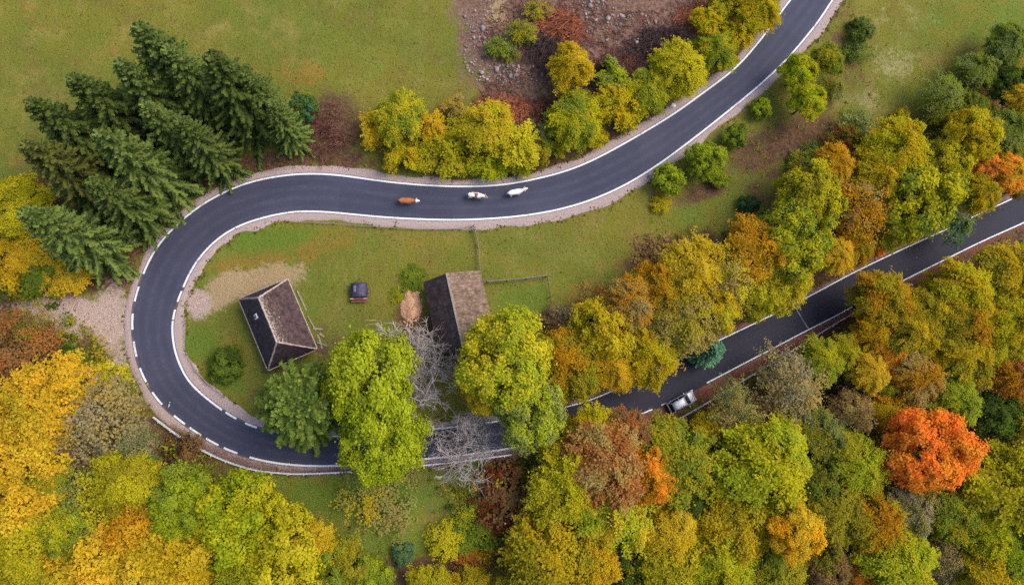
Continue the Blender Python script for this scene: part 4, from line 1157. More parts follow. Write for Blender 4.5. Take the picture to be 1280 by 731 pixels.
# ------------------------------------------------------------------ house
def roof_material(name, base, dark, lich, lich_amt, row=0.28, seam=0):
    t = NT(name); c = t.coord()
    ru, rv = t.attr('ru').outputs['Fac'], t.attr('rv').outputs['Fac']
    n = t.noise(c, 1.1, 4, 0.7); n2 = t.noise(c, 4.2, 4, 0.8); n3 = t.noise(c, 0.45, 3, 0.6)
    r = t.math('FRACT', t.math('DIVIDE', rv, row))
    q = t.math('FRACT', t.math('DIVIDE', ru, 0.2))
    wn = t.n('ShaderNodeTexWhiteNoise', noise_dimensions='2D')
    cb = t.n('ShaderNodeCombineXYZ')
    t.l(t.math('FLOOR', t.math('DIVIDE', ru, 0.2)), cb.inputs[0]); t.l(t.math('FLOOR', t.math('DIVIDE', rv, row)), cb.inputs[1])
    t.l(cb.outputs[0], wn.inputs['Vector'])
    col = t.mix(t.remap(n, 0.3, 0.7), dark, base)
    col = t.mix(1.0, col, t.mix(wn.outputs['Value'], (0.7, 0.7, 0.7), (1.3, 1.3, 1.3)), 'MULTIPLY')
    if lich_amt:
        up = t.attr('rup').outputs['Fac']
        s = t.math('ADD', t.math('MULTIPLY', n2, 0.9), t.math('ADD', t.math('MULTIPLY', up, 0.34), t.math('MULTIPLY', n3, 0.25)))
        col = t.mix(t.math('MULTIPLY', t.remap(s, 0.86, 1.0), lich_amt), col, lich)
    if seam:
        sf = t.math('ABSOLUTE', t.math('SUBTRACT', t.math('FRACT', t.math('DIVIDE', ru, seam)), 0.5))
        wob_ = t.math('ADD', sf, t.math('MULTIPLY', t.math('SUBTRACT', n2, 0.5), 0.10))
        col = t.mix(t.remap(wob_, 0.40, 0.50, 0, 0.62), col, dark)
    h = t.math('ADD', t.math('MULTIPLY', r, 1.0), t.math('MULTIPLY', t.remap(q, 0.85, 1.0), -0.4))
    return t.pbr(col, 0.9, t.bump(h, 0.7, 0.05), spec=0.2)

M['tile_shade'] = roof_material('roof_tile_shaded', (0.075, 0.052, 0.060), (0.040, 0.028, 0.034), (0.3, 0.27, 0.2), 0.25)  # purplish tile with little lichen; shade of the unlit slopes painted into its colour
M['tile_moss'] = roof_material('roof_tile_lichen', (0.105, 0.064, 0.060), (0.045, 0.029, 0.031), (0.42, 0.35, 0.27), 0.9)
M['ridge'] = simple('ridge_tile', (0.40, 0.30, 0.27), 0.9, 0.3, 3)
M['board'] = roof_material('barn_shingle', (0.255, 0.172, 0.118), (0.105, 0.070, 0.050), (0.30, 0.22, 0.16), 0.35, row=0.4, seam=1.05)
M['board_shade'] = roof_material('barn_shingle_shaded', (0.105, 0.070, 0.064), (0.055, 0.036, 0.036), (0.2, 0.15, 0.1), 0.15, row=0.4, seam=1.05)  # same shingle, darkened to paint in the shade on the slope facing away

def slope(name, pts, mats, parent, thick=0.10):
    """one roof slope: pts eave-left, eave-right, ridge-right, (ridge-left); a slab with tile coordinates"""
    P = [np.array(p, float) for p in pts]
    u = unit((P[1]-P[0])[None])[0]
    n = unit(np.cross(P[1]-P[0], P[-1]-P[0])[None])[0]
    v = np.cross(n, u)
    top = [p+n*thick*0.5 for p in P]; bot = [p-n*thick*0.5 for p in P]
    V = []; ru = []; rv = []; rup = []
    hmax = max(np.dot(p-P[0], v) for p in P)
    def addv(p):
        V.append(p); a = p-P[0]
        ru.append(np.dot(a, u)); rv.append(np.dot(a, v)); rup.append(np.dot(a, v)/hmax)
        return len(V)-1
    k = len(P)
    f3 = []; f4 = []
    def face(ps):
        ids = [addv(p) for p in ps]
        (f3 if len(ids) == 3 else f4).append(ids)
    face(top); face(bot[::-1])
    for i in range(k):
        j = (i+1) % k
        face([bot[i], bot[j], top[j], top[i]])
    Fc = [np.array(f) for f in (f3, f4) if f]
    me = mesh_np(name, np.array(V), Fc, {'ru': np.array(ru), 'rv': np.array(rv), 'rup': np.array(rup)})
    return link(name, me, mats, parent)

def build_house():
    ev = 2.7
    c = [G(*p, ev) for p in ((300, 375), (358, 348), (397.5, 439), (333, 459))]
    NW, NE, SE, SW = [Vector((p.x, p.y)) for p in c]
    ctr = (NW+NE+SE+SW)/4
    ax = ((SW-NW)+(SE-NE)).normalized()          # down the photo, along the ridge
    bx = Vector((-ax.y, ax.x))                   # towards the lichen side
    if bx.dot(NE-NW) < 0:
        bx = -bx
    L = ((SW-NW).dot(ax)+(SE-NE).dot(ax))/2; W = ((NE-NW).dot(bx)+(SE-SW).dot(bx))/2
    g = hz1(ctr.x, ctr.y)
    ang = math.atan2(-ax.y, -ax.x)-math.pi/2      # local +y points up the ridge
    t = empty('cottage', (ctr.x, ctr.y, g), ang, 'old steep-roofed cottage with lichen-speckled tiles inside the road bend', 'house')
    rise, ins = 4.9, 2.0
    w, l = W/2, L/2
    ow, ol = w, l                                # eaves
    hw_, hl = w-0.35, l-0.35                     # walls
    wl = MB(); wl.box((0, 0, ev/2-0.3), (2*hw_, 2*hl, ev+0.45))
    wl.build('wall', M['plaster'], t)
    e = ev
    A = (-ow, -ol, e); B = (ow, -ol, e); C = (ow, ol, e); D = (-ow, ol, e)
    R0, R1 = (0, -ol+ins, e+rise), (0, ol-ins, e+rise)
    rf = slope('roof', [B, C, R1, R0], M['tile_moss'], t)
    slope('roof_slope', [D, A, R0, R1], M['tile_shade'], rf)
    slope('roof_slope', [A, B, R0], M['tile_shade'], rf)
    slope('roof_slope', [C, D, R1], M['tile_shade'], rf)
    for a, b in ((R0, R1), (A, R0), (B, R0), (C, R1), (D, R1)):
        m = MB(); a_, b_ = Vector(a), Vector(b)
        P = [a_.lerp(b_, k/14)+Vector((rnd.uniform(-.02, .02), rnd.uniform(-.02, .02), 0.05)) for k in range(15)]
        m.tube(P, [0.11+rnd.uniform(-.02, .02) for _ in P], 6)
        m.build('ridge_cap', M['ridge'], rf)
    m = MB()
    for a, b in ((A, B), (B, C), (C, D), (D, A)):
        a_, b_ = Vector(a), Vector(b); o = Vector((a_.x+b_.x, a_.y+b_.y, 0)).normalized()*0.10
        m.tube([a_+o+Vector((0, 0, -.05)), b_+o+Vector((0, 0, -.05))], 0.07, 6)
    m.build('gutter', M['ridge'], t)
    # small pale hatch on the dark slope
    s0 = Vector((-ow*0.45, 1.4, e+rise*0.55)); nv = Vector((-rise, 0, ow)).normalized()
    rot = nv.to_track_quat('Z', 'Y').to_matrix()
    m = MB(); m.box(s0+nv*0.14, (0.62, 0.72, 0.16), rot); hh = m.build('roof_hatch', M['white'], t)
    m = MB(); m.box(s0+nv*0.235, (0.34, 0.40, 0.04), rot); m.build('pane', M['glass'], hh)
    # doors and windows in the walls
    m = MB(); m.box((hw_+0.02, -0.4, 1.0), (0.10, 1.0, 2.0)); dr = m.build('door', M['wood_dark'], t)
    m = MB(); m.box((hw_+0.10, -0.75, 1.0), (0.06, 0.12, 0.04)); m.build('handle', M['galv'], dr)
    for x, y, al in ((hw_, 2.4, 0), (hw_, -2.8, 0), (-hw_, 2.2, 0), (-hw_, -2.2, 0), (-1.2, -hl, 1), (1.2, -hl, 1), (0, hl, 1)):
        m = MB(); m.box((x, y, 1.45), (0.12, 0.9, 1.1) if not al else (0.9, 0.12, 1.1)); wv = m.build('window', M['white'], t)
        m = MB()
        k = 1 if (x > 0 or y > 0) else -1
        if not al:
            k = 1 if x > 0 else -1
            m.box((x+k*0.045, y, 1.45), (0.05, 0.7, 0.9))
        else:
            k = 1 if y > 0 else -1
            m.box((x, y+k*0.045, 1.45), (0.7, 0.05, 0.9))
        m.build('pane', M['glass'], wv)
    # boards and poles leaning along the far wall
    gx = lambda x, y: Vector((ctr.x+math.cos(ang)*x-math.sin(ang)*y, ctr.y+math.sin(ang)*x+math.cos(ang)*y, 0))
    lab = ['pale board lying along the wall of the cottage, nearest the door', 'short crooked board sticking out from the cottage wall', 'grey beam lying at the lower corner of the cottage', 'pale plank across the grey beam at the cottage corner', 'long thin pole lying close under the lichen side eave', 'short stub of plank on the grass beside the cottage']
    for k, (x, y, ln, a) in enumerate(((w+.35, -1.2, 2.2, .1), (w+.8, -2.2, 1.3, 1.1), (w+.4, -3.9, 2.0, -.1), (w+.5, -4.3, 1.4, .8), (w+.3, 2.2, 3.0, .04), (w+.95, -3.2, .8, .5))):
        p = gx(x, y); z = hz1(p.x, p.y)
        o = MB().box((0, 0, 0), (0.16+.04*(k % 3), ln, 0.09)).build('plank', M['wood_old'])
        o.location = (p.x, p.y, z+0.06+(0.09 if k == 3 else 0)); o.rotation_euler = (0.02, 0.03, ang+a)
        tag(o, lab[k], 'board', 'boards by the cottage')
build_house()

# ------------------------------------------------------------------ barn
def build_barn():
    ev, hr = 2.5, 5.6
    NW, NE, SE = [G(*p, ev) for p in ((529, 351), (601, 341), (614, 398))]
    g = NE.z
    ax = Vector((NE.x-SE.x, NE.y-SE.y)).normalized()      # up the photo
    bx = Vector((ax.y, -ax.x))                             # to the tan slope
    W = abs((NE-NW).xy.dot(bx)); L = 9.6
    rp = G(558, 340.5, hr)
    d0 = (NE-rp).xy.dot(bx)                                # ridge distance from the tan eave
    d0 = min(max(d0, W*0.45), W*0.68)
    o = NE.xy-bx*W/2
    ang = math.atan2(ax.y, ax.x)-math.pi/2
    t = empty('barn', (o.x, o.y, g), ang, 'wooden barn with a tan shingled slope and a shaded dark slope, behind the maple', 'barn')
    w = W/2; xr = w-d0
    oh = 0.35
    kE = (hr-ev)/d0; kW = (hr-ev)/(W-d0)
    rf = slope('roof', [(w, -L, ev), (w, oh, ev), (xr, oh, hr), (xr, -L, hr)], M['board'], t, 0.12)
    slope('roof_slope', [(-w, oh, ev), (-w, -L, ev), (xr, -L, hr+.004), (xr, oh, hr+.004)], M['board_shade'], rf, 0.12)
    m = MB(); m.box((xr, (oh-L)/2, hr+0.08), (0.26, L+oh+.02, 0.07)); m.build('ridge_board', M['wood_old'], rf)
    iw = 0.4
    zE = ev+iw*kE-0.12; zW = ev+iw*kW-0.12
    for y0, y1, nm in ((-0.14, 0, 'wall'), (-L+0.5, -L+0.36, 'wall')):
        m = MB(); m.prism([(-w+iw, -0.4), (w-iw, -0.4), (w-iw, zE), (xr, hr-0.14), (-w+iw, zW)], y0, y1); m.build(nm, M['wood_dark'], t)
    m = MB(); m.box((w-iw-.07, -L/2+.18, zE/2-.2), (0.14, L-0.66, zE+.38)); m.build('wall', M['wood_dark'], t)
    m = MB(); m.box((-w+iw+.07, -L/2+.18, zW/2-.2), (0.14, L-0.66, zW+.38)); m.build('wall', M['wood_dark'], t)
    m = MB(); m.box((0.2, 0.03, 1.1), (2.2, 0.06, 2.2)); dr = m.build('door', M['wood_old'], t)
    m = MB(); m.box((1.1, 0.09, 1.1), (0.06, 0.06, 0.25)); m.build('handle', M['galv'], dr)
build_barn()

# ------------------------------------------------------------------ covered trailer on the lawn
def build_trailer():
    g = G(449, 364, 0.6)
    t = empty('farm_trailer', g, math.radians(2), 'small trailer under a dark purple tarpaulin with a red and white tailboard, on the lawn', 'trailer')
    M['tarp'] = simple('tarpaulin', (0.045, 0.036, 0.075), 0.5, 0.3, 2.5, bump=0.3)
    M['red'] = simple('red_paint', (0.45, 0.10, 0.11), 0.5, 0.2, 4)
    m = MB(); m.box((0, 0.1, 0.62), (1.75, 2.5, 0.42)); bed = m.build('bed', M['wood_dark'], t, bevel=0.03)
    # tarp: arched sheet with a seam and sagging
    V = []; nx, ny = 13, 13
    for j in range(ny):
        y = -1.12+2.5*j/(ny-1)
        for i in range(nx):
            s = -1+2*i/(nx-1)
            x = s*0.97
            z = 1.42-0.55*abs(s)**2.6-0.10*abs((y-.1)/1.25)**6+0.02*math.sin(9*y+3*s)+0.045*(1-min(1, abs(s)*9))
            V.append((x, y, z))
    Fs = [(j*nx+i, j*nx+i+1, (j+1)*nx+i+1, (j+1)*nx+i) for j in range(ny-1) for i in range(nx-1)]
    b = MB(); b.add(V, Fs)
    lo = [(x, y, 0.72) for x, y, z in V]
    o = len(V)
    b.v += lo
    edge = [i for i in range(nx)]+[j*nx+nx-1 for j in range(1, ny)]+[(ny-1)*nx+i for i in range(nx-2, -1, -1)]+[j*nx for j in range(ny-2, 0, -1)]
    for a, c in zip(edge, edge[1:]+edge[:1]):
        b.f.append((a, a+o, c+o, c))
    b.build('tarpaulin', M['tarp'], t, smoothf=True)
    m = MB()
    for x in (-.42, .38):
        m.box((x, 0.35, 1.435), (0.30, 1.1, 0.02), Matrix.Rotation(-x*0.35, 3, 'Y'))
    m.build('patch', simple('faded_tarpaulin', (0.10, 0.088, 0.135), 0.5, 0.3, 3), t)
    m = MB(); m.box((0, -1.32, 0.92), (2.1, 0.12, 0.26)); tb = m.build('tailboard', M['red'], t, bevel=0.015)
    for x in (-.80, .72):
        m = MB(); m.box((x, -1.32, 0.93), (0.42, 0.13, 0.27)); m.build('reflector', simple('faded_pink', (.55, .36, .34), .6, .2, 5), tb, bevel=0.01)
    m = MB(); m.box((0, -1.62, 0.55), (1.9, 0.42, 0.06)); m.build('tail_shelf', simple('rusty_steel', (0.16, 0.06, 0.045), 0.7, 0.4, 6), t)
    for x in (-.98, .98):
        m = MB(); m.tube([(x-.1, 0, .34), (x+.1, 0, .34)], 0.34, 16); wh = m.build('wheel', M['black'], t)
        m = MB(); m.tube([(x-.11, 0, .34), (x+.11, 0, .34)], 0.17, 10); m.build('rim', M['galv'], wh)
        m = MB(); m.box((x, 0, 0.72), (0.26, 0.95, 0.05)); m.build('mudguard', M['tarp'], t, bevel=0.02)
    m = MB(); m.tube([(-.5, 1.3, .5), (0, 2.0, .48), (.5, 1.3, .5)], 0.04, 6); m.tube([(0, 2.0, .48), (0, 2.35, .46)], 0.05, 6); m.build('drawbar', M['wood_dark'], t)
    t.scale = (1.12, 0.80, 0.95)
build_trailer()

# ------------------------------------------------------------------ cattle
def cow_material():
    t = NT('cow_hide'); c = t.coord()
    a, b, f = [t.attr(k, 'OBJECT').outputs['Vector'] for k in ('coat_a', 'coat_b', 'coat_face')]
    thr = t.attr('patchy', 'OBJECT').outputs['Fac']
    off = t.attr('coat_seed', 'OBJECT').outputs['Fac']
    vm = t.n('ShaderNodeVectorMath', operation='ADD'); t.l(c, vm.inputs[0])
    cb = t.n('ShaderNodeCombineXYZ'); t.l(off, cb.inputs[0]); t.l(cb.outputs[0], vm.inputs[1])
    n = t.noise(vm.outputs[0], 1.5, 2, 0.5, 0.4)
    s = t.remap(t.math('SUBTRACT', n, thr), -0.015, 0.015)
    col = t.mix(s, a, b)
    sx = t.n('ShaderNodeSeparateXYZ'); t.l(c, sx.inputs[0])
    col = t.mix(t.remap(sx.outputs[0], 1.00, 1.08), col, f)
    hair = t.noise(c, 25, 3, 0.7)
    col = t.mix(1.0, col, t.mix(hair, (0.82, 0.82, 0.82), (1.15, 1.15, 1.15)), 'MULTIPLY')
    return t.pbr(col, 0.8, t.bump(hair, 0.2, 0.01), spec=0.2)
M['cow'] = cow_material()

def skin_mesh(name, verts, edges, radii, root, sub=2):
    me = bpy.data.meshes.new(name+'_tmp'); me.from_pydata(verts, edges, [])
    o = bpy.data.objects.new(name+'_tmp', me); COL.objects.link(o)
    sk = o.modifiers.new('skin', 'SKIN'); sk.use_smooth_shade = True; sk.branch_smoothing = 0.6
    for i, r in enumerate(radii):
        sv = me.skin_vertices[0].data[i]
        sv.radius = (r, r) if not isinstance(r, tuple) else r
        sv.use_root = (i == root)
    ss = o.modifiers.new('sub', 'SUBSURF'); ss.levels = sub; ss.render_levels = sub
    dg = bpy.context.evaluated_depsgraph_get(); dg.update()
    out = bpy.data.meshes.new_from_object(o.evaluated_get(dg)); out.name = name
    bpy.data.objects.remove(o); bpy.data.meshes.remove(me)
    for p in out.polygons:
        p.use_smooth = True
    return out

def cow(px, py, turn, label, a, b, f, patchy, seed, headyaw=0.0, stride=0.12, headlow=0.0):
    V, E, R = [], [], []
    def v(p, r, par=None):
        V.append(p); R.append(r)
        if par is not None:
            E.append((par, len(V)-1))
        return len(V)-1
    p0 = v((-0.70, 0, 1.08), (0.27, 0.27))
    r1 = v((-0.93, 0, 1.10), (0.20, 0.20), p0)
    m1 = v((-0.35, 0, 1.02), (0.36, 0.34), p0); m2 = v((0.05, 0, 0.98), (0.40, 0.36), m1)
    ch = v((0.42, 0, 1.00), (0.35, 0.33), m2); sh = v((0.66, 0, 1.08), (0.25, 0.24), ch)
    hy = math.sin(headyaw)
    n1 = v((0.92, hy*0.15, 1.20-headlow*.5), (0.16, 0.17), sh)
    hd = v((1.14, hy*0.35, 1.28-headlow), (0.13, 0.135), n1)
    hm = v((1.32, hy*0.52, 1.16-headlow), (0.10, 0.105), hd); mu = v((1.50, hy*0.66, 1.03-headlow), (0.082, 0.08), hm)
    for s in (-1, 1):
        v((1.06, hy*0.3+s*0.27, 1.30-headlow), 0.045, hd)
    for s in (-1, 1):
        st = stride*s
        k = v((0.46+st*.4, s*0.19, 0.66), 0.10, ch); k = v((0.48+st, s*0.19, 0.38), 0.058, k); v((0.48+st*1.3, s*0.19, 0.05), 0.062, k)
        k = v((-0.66-st*.3, s*0.20, 0.76), 0.15, p0); k = v((-0.80-st, s*0.20, 0.44), 0.066, k); v((-0.74-st*1.2, s*0.20, 0.05), 0.062, k)
    tl = v((-1.10, 0, 1.02), 0.04, r1); tl = v((-1.17, 0.02, 0.75), 0.028, tl); v((-1.16, 0.03, 0.42), 0.045, tl)
    me = skin_mesh('body', V, E, R, p0)
    g = G(px, py, 1.1)
    g.z = hz_road(g.x, g.y)
    t = empty('cow', g, math.radians(turn), label, 'cow', 'cows walking on the upper road')
    o = link('body', me, M['cow'], t)
    o['coat_a'] = list(a); o['coat_b'] = list(b); o['coat_face'] = list(f); o['patchy'] = patchy; o['coat_seed'] = seed
    for s in (-1, 1):
        m = MB(); m.tube([(1.12, hy*.33+s*0.08, 1.38-headlow), (1.10, hy*.33+s*0.20, 1.45-headlow), (1.16, hy*.33+s*0.24, 1.53-headlow)], [0.028, 0.022, 0.008], 6)
        m.build('horn', simple('horn', (.45, .38, .28), .5) if 'horn' not in bpy.data.materials else bpy.data.materials['horn'], t, smoothf=True)
        m = MB(); m.tube([(1.27, hy*.48+s*0.095, 1.24-headlow), (1.27, hy*.48+s*0.115, 1.245-headlow)], [0.022, 0.012], 6); m.build('eye', M['black'], t)
    m = MB(); m.tube([(-0.48, 0, 0.80), (-0.48, 0, 0.66), (-0.48, 0, 0.58)], [0.17, 0.16, 0.08], 8); m.build('udder', simple('udder', (.5, .3, .26), .7) if 'udder' not in bpy.data.materials else bpy.data.materials['udder'], t, smoothf=True)
    t.scale = (1.14, 1.36, 1.08)
    return t

def hz_road(x, y):
    i, dd, off = road_near(np.array([x]), np.array([y]))
    return float(rz[i[0]]) if dd[0] < hw[i[0]] else hz1(x, y)

WH, BR, RB = (.74, .70, .64), (.36, .125, .042), (.22, .085, .04)
cow(509, 251, -1, 'chestnut brown cow with a white face, last of the three on the road', BR, (.42, .165, .06), WH, 0.55, 3.0)
cow(595, 244, -4, 'white cow with brown patches and a brown head, walking in the middle', WH, RB, (.30, .17, .12), 0.545, 8.2, -0.25, -0.1, .1)
cow(645, 240, 12, 'almost all white cow leading the other two along the road', WH, (.66, .58, .50), (.62, .56, .50), 0.62, 17.0, 0.2)

# ------------------------------------------------------------------ silver car
def build_car():
    g = G(852, 502.5, 0.8)
    i, dd, off = road_near(np.array([g.x]), np.array([g.y])); i = int(i[0])
    ang = math.atan2(tan[i][1], tan[i][0])+math.radians(2)
    z = float(rz[i])-0.0
    t = empty('silver_car', (g.x, g.y, z), ang, 'silver hatchback half parked on the leafy verge of the lower road', 'car')
    paint_ = NT('silver_paint'); c = paint_.coord()
    M['silver'] = paint_.pbr(paint_.mix(paint_.noise(c, 3, 3), (.25, .26, .29), (.34, .35, .39)), 0.32, metal=0.25, spec=0.5)
    # hull: cross sections along x (rear -2.1 .. front 2.1); half width, sill, shoulder, top
    st = [(-2.12, .70, .42, .62, .80), (-2.02, .82, .28, .70, .95), (-1.5, .87, .22, .78, 1.00), (-0.6, .88, .20, .80, 1.00), (0.5, .88, .20, .80, .98),
          (1.05, .87, .20, .78, .97), (1.55, .84, .22, .74, .88), (1.95, .76, .28, .66, .76), (2.12, .60, .40, .58, .66)]
    V = []; Fs = []
    prof = 10
    for x, w, b, s, tp in st:
        V += [(x, -w*.86, b), (x, -w, b+.12), (x, -w, s), (x, -w*.93, s+(tp-s)*.7), (x, -w*.72, tp), (x, w*.72, tp), (x, w*.93, s+(tp-s)*.7), (x, w, s), (x, w, b+.12), (x, w*.86, b)]
    n = len(st)
    for a in range(n-1):
        for k in range(prof):
            Fs.append((a*prof+k, a*prof+(k+1) % prof, (a+1)*prof+(k+1) % prof, (a+1)*prof+k))
    Fs += [tuple(range(prof)), tuple((n-1)*prof+k for k in range(prof-1, -1, -1))]
    m = MB(); m.add(V, Fs); m.build('body', M['silver'], t, smoothf=True)
    # glasshouse
    lo = [(-1.95, .70, .96), (-1.2, .79, .99), (0.2, .79, .99), (1.15, .70, .95)]
    hi = [(-1.55, .56, 1.44), (-1.1, .60, 1.50), (0.1, .60, 1.50), (0.42, .56, 1.45)]
    V = []
    for (x, w, z_), (x2, w2, z2) in zip(lo, hi):
        V += [(x, -w, z_), (x2, -w2, z2), (x2, w2, z2), (x, w, z_)]
    Fs = [(a*4+k, a*4+k+1, a*4+5+k, a*4+4+k) for a in range(3) for k in range(3)]+[(0, 1, 2, 3), (15, 14, 13, 12)]
    m = MB(); m.add(V, Fs); m.build('windows', M['glass'], t)
    V = []; 
    for x2, w2, z2 in [(-1.60, .53, 1.45), (-1.1, .59, 1.525), (0.1, .59, 1.525), (0.36, .55, 1.475)]:
        V += [(x2, -w2, z2-.03), (x2, -w2*.8, z2+.015), (x2, w2*.8, z2+.015), (x2, w2, z2-.03)]
    Fs = [(a*4+k, a*4+k+1, a*4+5+k, a*4+4+k) for a in range(3) for k in range(3)]+[(0, 1, 2, 3), (15, 14, 13, 12)]
    m = MB(); m.add(V, Fs); m.build('roof', M['silver'], t, smoothf=True)
    for s in (-1, 1):
        for (x, w, z_), (x2, w2, z2), nm in ((lo[0], hi[0], 'pillar'), (lo[3], hi[3], 'pillar'), ((-.45, .80, .99), (-.45, .61, 1.5), 'pillar')):
            m = MB(); m.tube([(x, s*w, z_), (x2, s*(w2+.01), z2)], 0.045, 6); m.build(nm, M['silver'], t)
        m = MB(); m.tube([(-1.4, s*.50, 1.56), (0.0, s*.50, 1.56)], 0.022, 6); m.build('roof_rail', M['black'], t)
        m = MB(); m.box((0.72, s*.98, 1.02), (0.14, 0.22, 0.14)); m.build('wing_mirror', M['silver'], t, bevel=0.03)
        m = MB(); m.box((1.99, s*.52, .66), (0.16, 0.34, 0.14)); m.build('headlight', M['white'], t, bevel=0.03)
        m = MB(); m.box((-2.06, s*.60, .80), (0.12, 0.22, 0.24)); m.build('tail_light', M['red'], t, bevel=0.03)
        for x in (-1.30, 1.30):
            m = MB(); m.tube([(x, s*.70, .32), (x, s*.89, .32)], 0.32, 18); wh = m.build('wheel', M['black'], t)
            m = MB(); m.tube([(x, s*.88, .32), (x, s*.90, .32)], 0.20, 12); m.build('rim', M['galv'], wh)
    m = MB(); m.box((-2.08, 0, .46), (0.16, 1.5, 0.24)); m.build('bumper', M['black'], t, bevel=0.05)
    m = MB(); m.box((2.08, 0, .40), (0.16, 1.3, 0.20)); m.build('bumper', M['black'], t, bevel=0.05)
    m = MB(); m.box((1.08, 0, .985), (0.10, 1.1, 0.02)); m.build('wiper_cowl', M['black'], t)
build_car()

# ------------------------------------------------------------------ guardrails
def path_pts(pts, step, up=0.0):
    W = [G(px, py, up) for px, py in pts]
    return catmull([(p.x, p.y) for p in W], step)

def guardrail(pts, label, depth=0.17, mat='galv', hgt=0.72):
    P = path_pts(pts, 1.0, hgt)
    z = smooth(np.array(hz(P[:, 0], P[:, 1])), 3)
    t = empty('guardrail', (P[0, 0], P[0, 1], z[0]), 0, label, 'guardrail', 'guardrails on the outer road edge')
    q = np.column_stack([P-P[0], z-z[0]])
    tg = np.gradient(q[:, :2], axis=0); tg /= np.linalg.norm(tg, axis=1)[:, None]
    nn = np.column_stack([-tg[:, 1], tg[:, 0]])
    prof = [(depth*.35, hgt-.31), (depth*.5, hgt-.25), (-depth*.1, hgt-.16), (depth*.5, hgt-.07), (depth*.35, hgt), (-depth*.5, hgt), (-depth*.5, hgt-.31)]
    V = []
    for i in range(len(q)):
        for o, h in prof:
            V.append((q[i, 0]+nn[i, 0]*o, q[i, 1]+nn[i, 1]*o, q[i, 2]+h))
    k = len(prof)
    Fs = [(i*k+a, i*k+(a+1) % k, (i+1)*k+(a+1) % k, (i+1)*k+a) for i in range(len(q)-1) for a in range(k)]
    Fs += [tuple(range(k)), tuple((len(q)-1)*k+a for a in range(k-1, -1, -1))]
    m = MB(); m.add(V, Fs); m.build('rail', M[mat], t)
    for i in range(1, len(q), 2 if len(q) < 120 else 3):
        m = MB(); m.box((q[i, 0]-nn[i, 0]*(depth*.5+.06), q[i, 1]-nn[i, 1]*(depth*.5+.06), q[i, 2]+.18), (0.10, 0.12, 1.1), Matrix.Rotation(math.atan2(tg[i, 1], tg[i, 0]), 3, 'Z')); m.build('post', M['galv'], t)
    return t
M['rail_grey'] = simple('weathered_steel', (0.42, 0.41, 0.40), 0.6, 0.25, 1.5, metal=0.2)
guardrail([(190.5, 521), (226, 547), (268, 570.5), (312, 586), (349, 591), (380, 592), (452, 588.5), (524, 582), (580, 576), (640, 568)], 'bright steel guardrail following the outer edge of the hairpin bend', 0.19, 'galv')
guardrail([(672, 570), (730, 558), (792, 544), (827, 535), (862, 516), (895, 497), (930, 475), (980, 445), (1000, 432), (1056, 398), (1101, 374), (1140, 355)], 'dull grey guardrail behind the leafy verge and the silver car', 0.17, 'rail_grey')

# ------------------------------------------------------------------ fences
def fence(pts, label, hgt=1.1, step=2.4, rails=3, wire=False, name='fence', mat='wood_old', rr=0.04):
    P = path_pts(pts, step, 0.3)
    if len(P) < 2:
        return
    z = np.array(hz(P[:, 0], P[:, 1]))
    t = empty(name, (P[0, 0], P[0, 1], z[0]), 0, label, 'fence')
    q = [Vector((P[i, 0]-P[0, 0]+rnd.uniform(-.05, .05), P[i, 1]-P[0, 1]+rnd.uniform(-.05, .05), z[i]-z[0])) for i in range(len(P))]
    for p in q:
        m = MB(); m.tube([p+Vector((0, 0, -.3)), p+Vector((rnd.uniform(-.06, .06), rnd.uniform(-.06, .06), hgt+rnd.uniform(-.05, .12)))], [rr*1.6, rr*1.4], 6); m.build('post', M[mat], t)
    for k in range(rails):
        h = hgt*(0.95-k*0.8/max(1, rails))
        for i in range(len(q)-1):
            m = MB(); a, b = q[i], q[i+1]
            e = Vector((0, 0, h))
            m.tube([a+e, (a+b)/2+e+Vector((0, 0, rnd.uniform(-.06, .01))), b+e+Vector((0, 0, rnd.uniform(-.05, .05)))], 0.012 if wire else rr*rnd.uniform(.8, 1.2), 5); m.build('wire' if wire else 'rail', M['wood_dark' if wire else mat], t)
    return t
fence([(592.5, 282), (597.5, 303), (599.5, 337)], 'grey pole fence running from the road down to the barn', 1.1, 2.4, 3, rr=0.05)
fence([(609, 353), (628, 351.5), (655, 348.5), (682, 345.5)], 'pale pole fence going sideways from the barn across the grass', 1.1, 2.3, 3, rr=0.06)
fence([(683, 346), (687, 370), (691, 398)], 'thin dark wire fence at the far side of the barn paddock', 1.0, 2.6, 4, True, mat='wood_dark')
fence([(233, 441), (243, 462), (258, 477), (270, 487), (280, 494.5)], 'low pale pole rail along the inner verge of the bend', 0.5, 2.2, 1, rr=0.07)
fence([(366, 277.5), (402, 278.5), (440, 281.5), (480, 284.5), (520, 286), (560, 286.5), (590, 284)], 'low weathered rail on the grass edge under the upper road', 0.45, 2.6, 1, rr=0.05)
fence([(231, 437), (229.5, 420), (231, 400)], 'short low rail at the inner verge beside the sandy drive', 0.45, 2.0, 1, rr=0.05)

# ------------------------------------------------------------------ small roadside things
def delineator(px, py, label, tilt=(0, 0)):
    g = G(px, py, 0.4)
    t = empty('marker_post', g, 0, label, 'post')
    t.rotation_euler = (tilt[0], tilt[1], 0)
    MB().box((0, 0, 0.42), (0.13, 0.08, 1.1), taper=0.9).build('post', M['white'], t, bevel=0.015)
    MB().box((0, 0, 0.80), (0.138, 0.088, 0.18)).build('reflector', M['black'], t)
delineator(209, 509, 'thin white marker post leaning over the road edge on the bend', (-0.75, 0.55))

